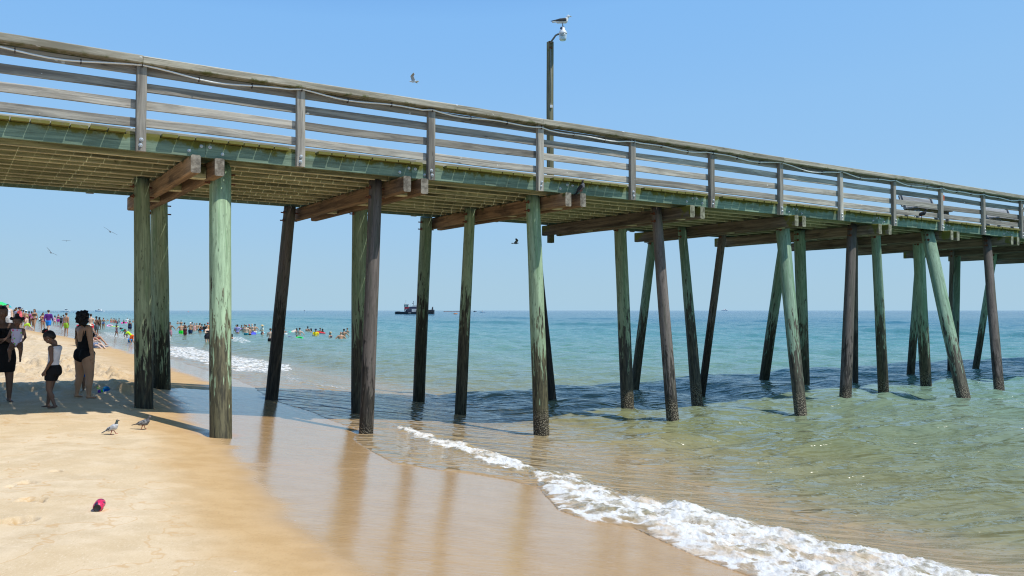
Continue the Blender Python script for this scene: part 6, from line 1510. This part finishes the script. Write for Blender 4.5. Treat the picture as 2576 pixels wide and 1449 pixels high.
mb = MB(); boxm(mb, tx(955), tx(978), -.5, .5, tz(372), tz(322)); boxm(mb, tx(1030), tx(1060), -.5, .5, tz(372), tz(350)); mb.build('capstan', M_TW, tug)
for i in range(9):
    mb = MB(); torus(mb, .40, .19, 12, 6); mb.v = [tuple(Matrix.Rotation(math.pi/2, 3, 'X') @ Vector(v)) for v in mb.v]; o = solid('tyre_fender', mb, M_TYRE, tug); o.location = (tx(735+i*45), -3.86, tz(418-i*1.5)); o.rotation_euler = (.1, .3, 0)
mb = MB(); boxm(mb, tx(285), tx(355), -.8, .8, tz(408), tz(398)); mb.build('winch', plain_once('rust_brown', (.2, .12, .09)), tug)
mb = MB(); boxm(mb, tx(550), tx(608), -3.8, -3.75, tz(436), tz(426)); mb.build('name_board', M_TW, tug)
def motorboat(x0, x1, yw, label, kind, flip=1):
    w = gnd_hit((x0+x1)/2*KS, yw*KS, level=0); L = (x1-x0)*KS*w.y/FPX
    r = tag(empty('motorboat', w), label, 'boat', 'motor boats on the horizon'); r.scale = (flip, 1, 1) if flip < 0 else (1, 1, 1)
    mb = MB(); hull(mb, [(-L/2, L*.13, L*.10, L*.12), (0, L*.14, L*.11, L*.12), (L*.3, L*.10, L*.14, L*.06), (L*.5, L*.01, L*.18, .02)]); solid('hull', mb, M_BW, r, False)
    mb = MB()
    if kind == 'cabin': boxm(mb, -L*.05, L*.16, -L*.08, L*.08, L*.10, L*.29, L*.01); boxm(mb, -L*.11, L*.21, -L*.09, L*.09, L*.292, L*.31, L*.004)
    else: boxm(mb, -L*.22, L*.14, -L*.09, L*.09, L*.10, L*.22, L*.03); boxm(mb, -L*.18, L*.04, -L*.08, L*.08, L*.222, L*.27, L*.02)
    mb.build('cabin', M_BW, r)
    mb = MB(); boxm(mb, -L*.03, L*.162, -L*.082, L*.082, L*.19, L*.26, L*.004); mb.build('window', M_WIN, r)
    mb = MB(); tube(mb, [Vector((0, 0, L*.27)), Vector((0, 0, L*.42))], L*.006, 5); solid('mast', mb, M_BW, r)
    return r
motorboat(228, 264, 1170, 'white cabin boat nearest the left edge of the horizon', 'cabin')
motorboat(357, 390, 1168.3, 'low white motor yacht on the horizon left of the piles', 'yacht', -1)
motorboat(1799, 1822, 1171.8, 'white cabin boat between the tug and the central piles', 'cabin', -1)
motorboat(2596, 2606, 1166, 'tiny white boat on the horizon right of the brown leaning pile', 'cabin')
motorboat(2706, 2730, 1165.6, 'long pale boat barely visible on the horizon between the right piles', 'yacht')
w = gnd_hit(1781*KS, 1169*KS, level=0); L = 12*KS*w.y/FPX; r = tag(empty('workboat', w), 'small dark workboat just left of the white cabin boat', 'boat'); mb = MB(); hull(mb, [(-L/2, L*.12, L*.16, L*.1), (L*.3, L*.12, L*.17, L*.1), (L/2, .1, L*.2, .1)]); solid('hull', mb, M_HULL, r, False); mb = MB(); boxm(mb, -L*.2, L*.02, -L*.08, L*.08, L*.16, L*.3); mb.build('cabin', M_TN, r)
w = gnd_hit(1142*KS, 1167*KS, level=0); L = 6*KS*w.y/FPX; r = tag(empty('fishing_boat', w), 'tiny dark and white boat on the horizon between the two dark piles', 'boat'); mb = MB(); hull(mb, [(-L/2, L*.14, L*.22, L*.1), (L*.3, L*.14, L*.22, L*.1), (L/2, .1, L*.28, .1)]); solid('hull', mb, M_BW, r, False); mb = MB(); boxm(mb, -L*.3, L*.05, -L*.1, L*.1, L*.22, L*.6); mb.build('cabin', M_TN, r)
w = gnd_hit(1708*KS, 1178*KS, level=0); L = 16*KS*w.y/FPX; mb = MB(); torus(mb, L*.36, L*.13, 20, 8, (0, 0, L*.1)); ball(mb, (0, 0, L*.08), (L*.3, L*.3, L*.06)); o = solid('life_raft', mb, plain_once('orange_raft', (.62, .22, .08)), None); o.scale = (1, .6, 1); o.location = w; tag(o, 'orange raft afloat just right of the tug', 'raft')
w0 = gnd_hit(1664*KS, 1169.3*KS, level=0); w1 = gnd_hit(1742*KS, 1168.8*KS, level=0); mb = MB(); n = 26; tube(mb, [w0.lerp(w1, i/n)+Vector((0, 0, .45+.1*math.sin(i*1.7))) for i in range(n+1)], .55, 8); o = solid('floating_pipeline', mb, plain_once('rusty_pipe', (.16, .09, .08)), None); tag(o, 'long thin floating pipeline lying low on the water beyond the raft', 'pipeline')
w = gnd_hit(705.6*KS, 1170*KS, level=0); b = tag(empty('buoy', w), 'tiny red buoy near the horizon left of the sunlit pile', 'buoy'); s = 4*KS*w.y/FPX; mb = MB(); lathe(mb, [(s*.5, -s*.2), (s*.55, s*.1), (s*.2, s*.4), (s*.12, s*.9), (.01, s)], 10); solid('float', mb, plain_once('red_buoy', (.6, .08, .05)), b)
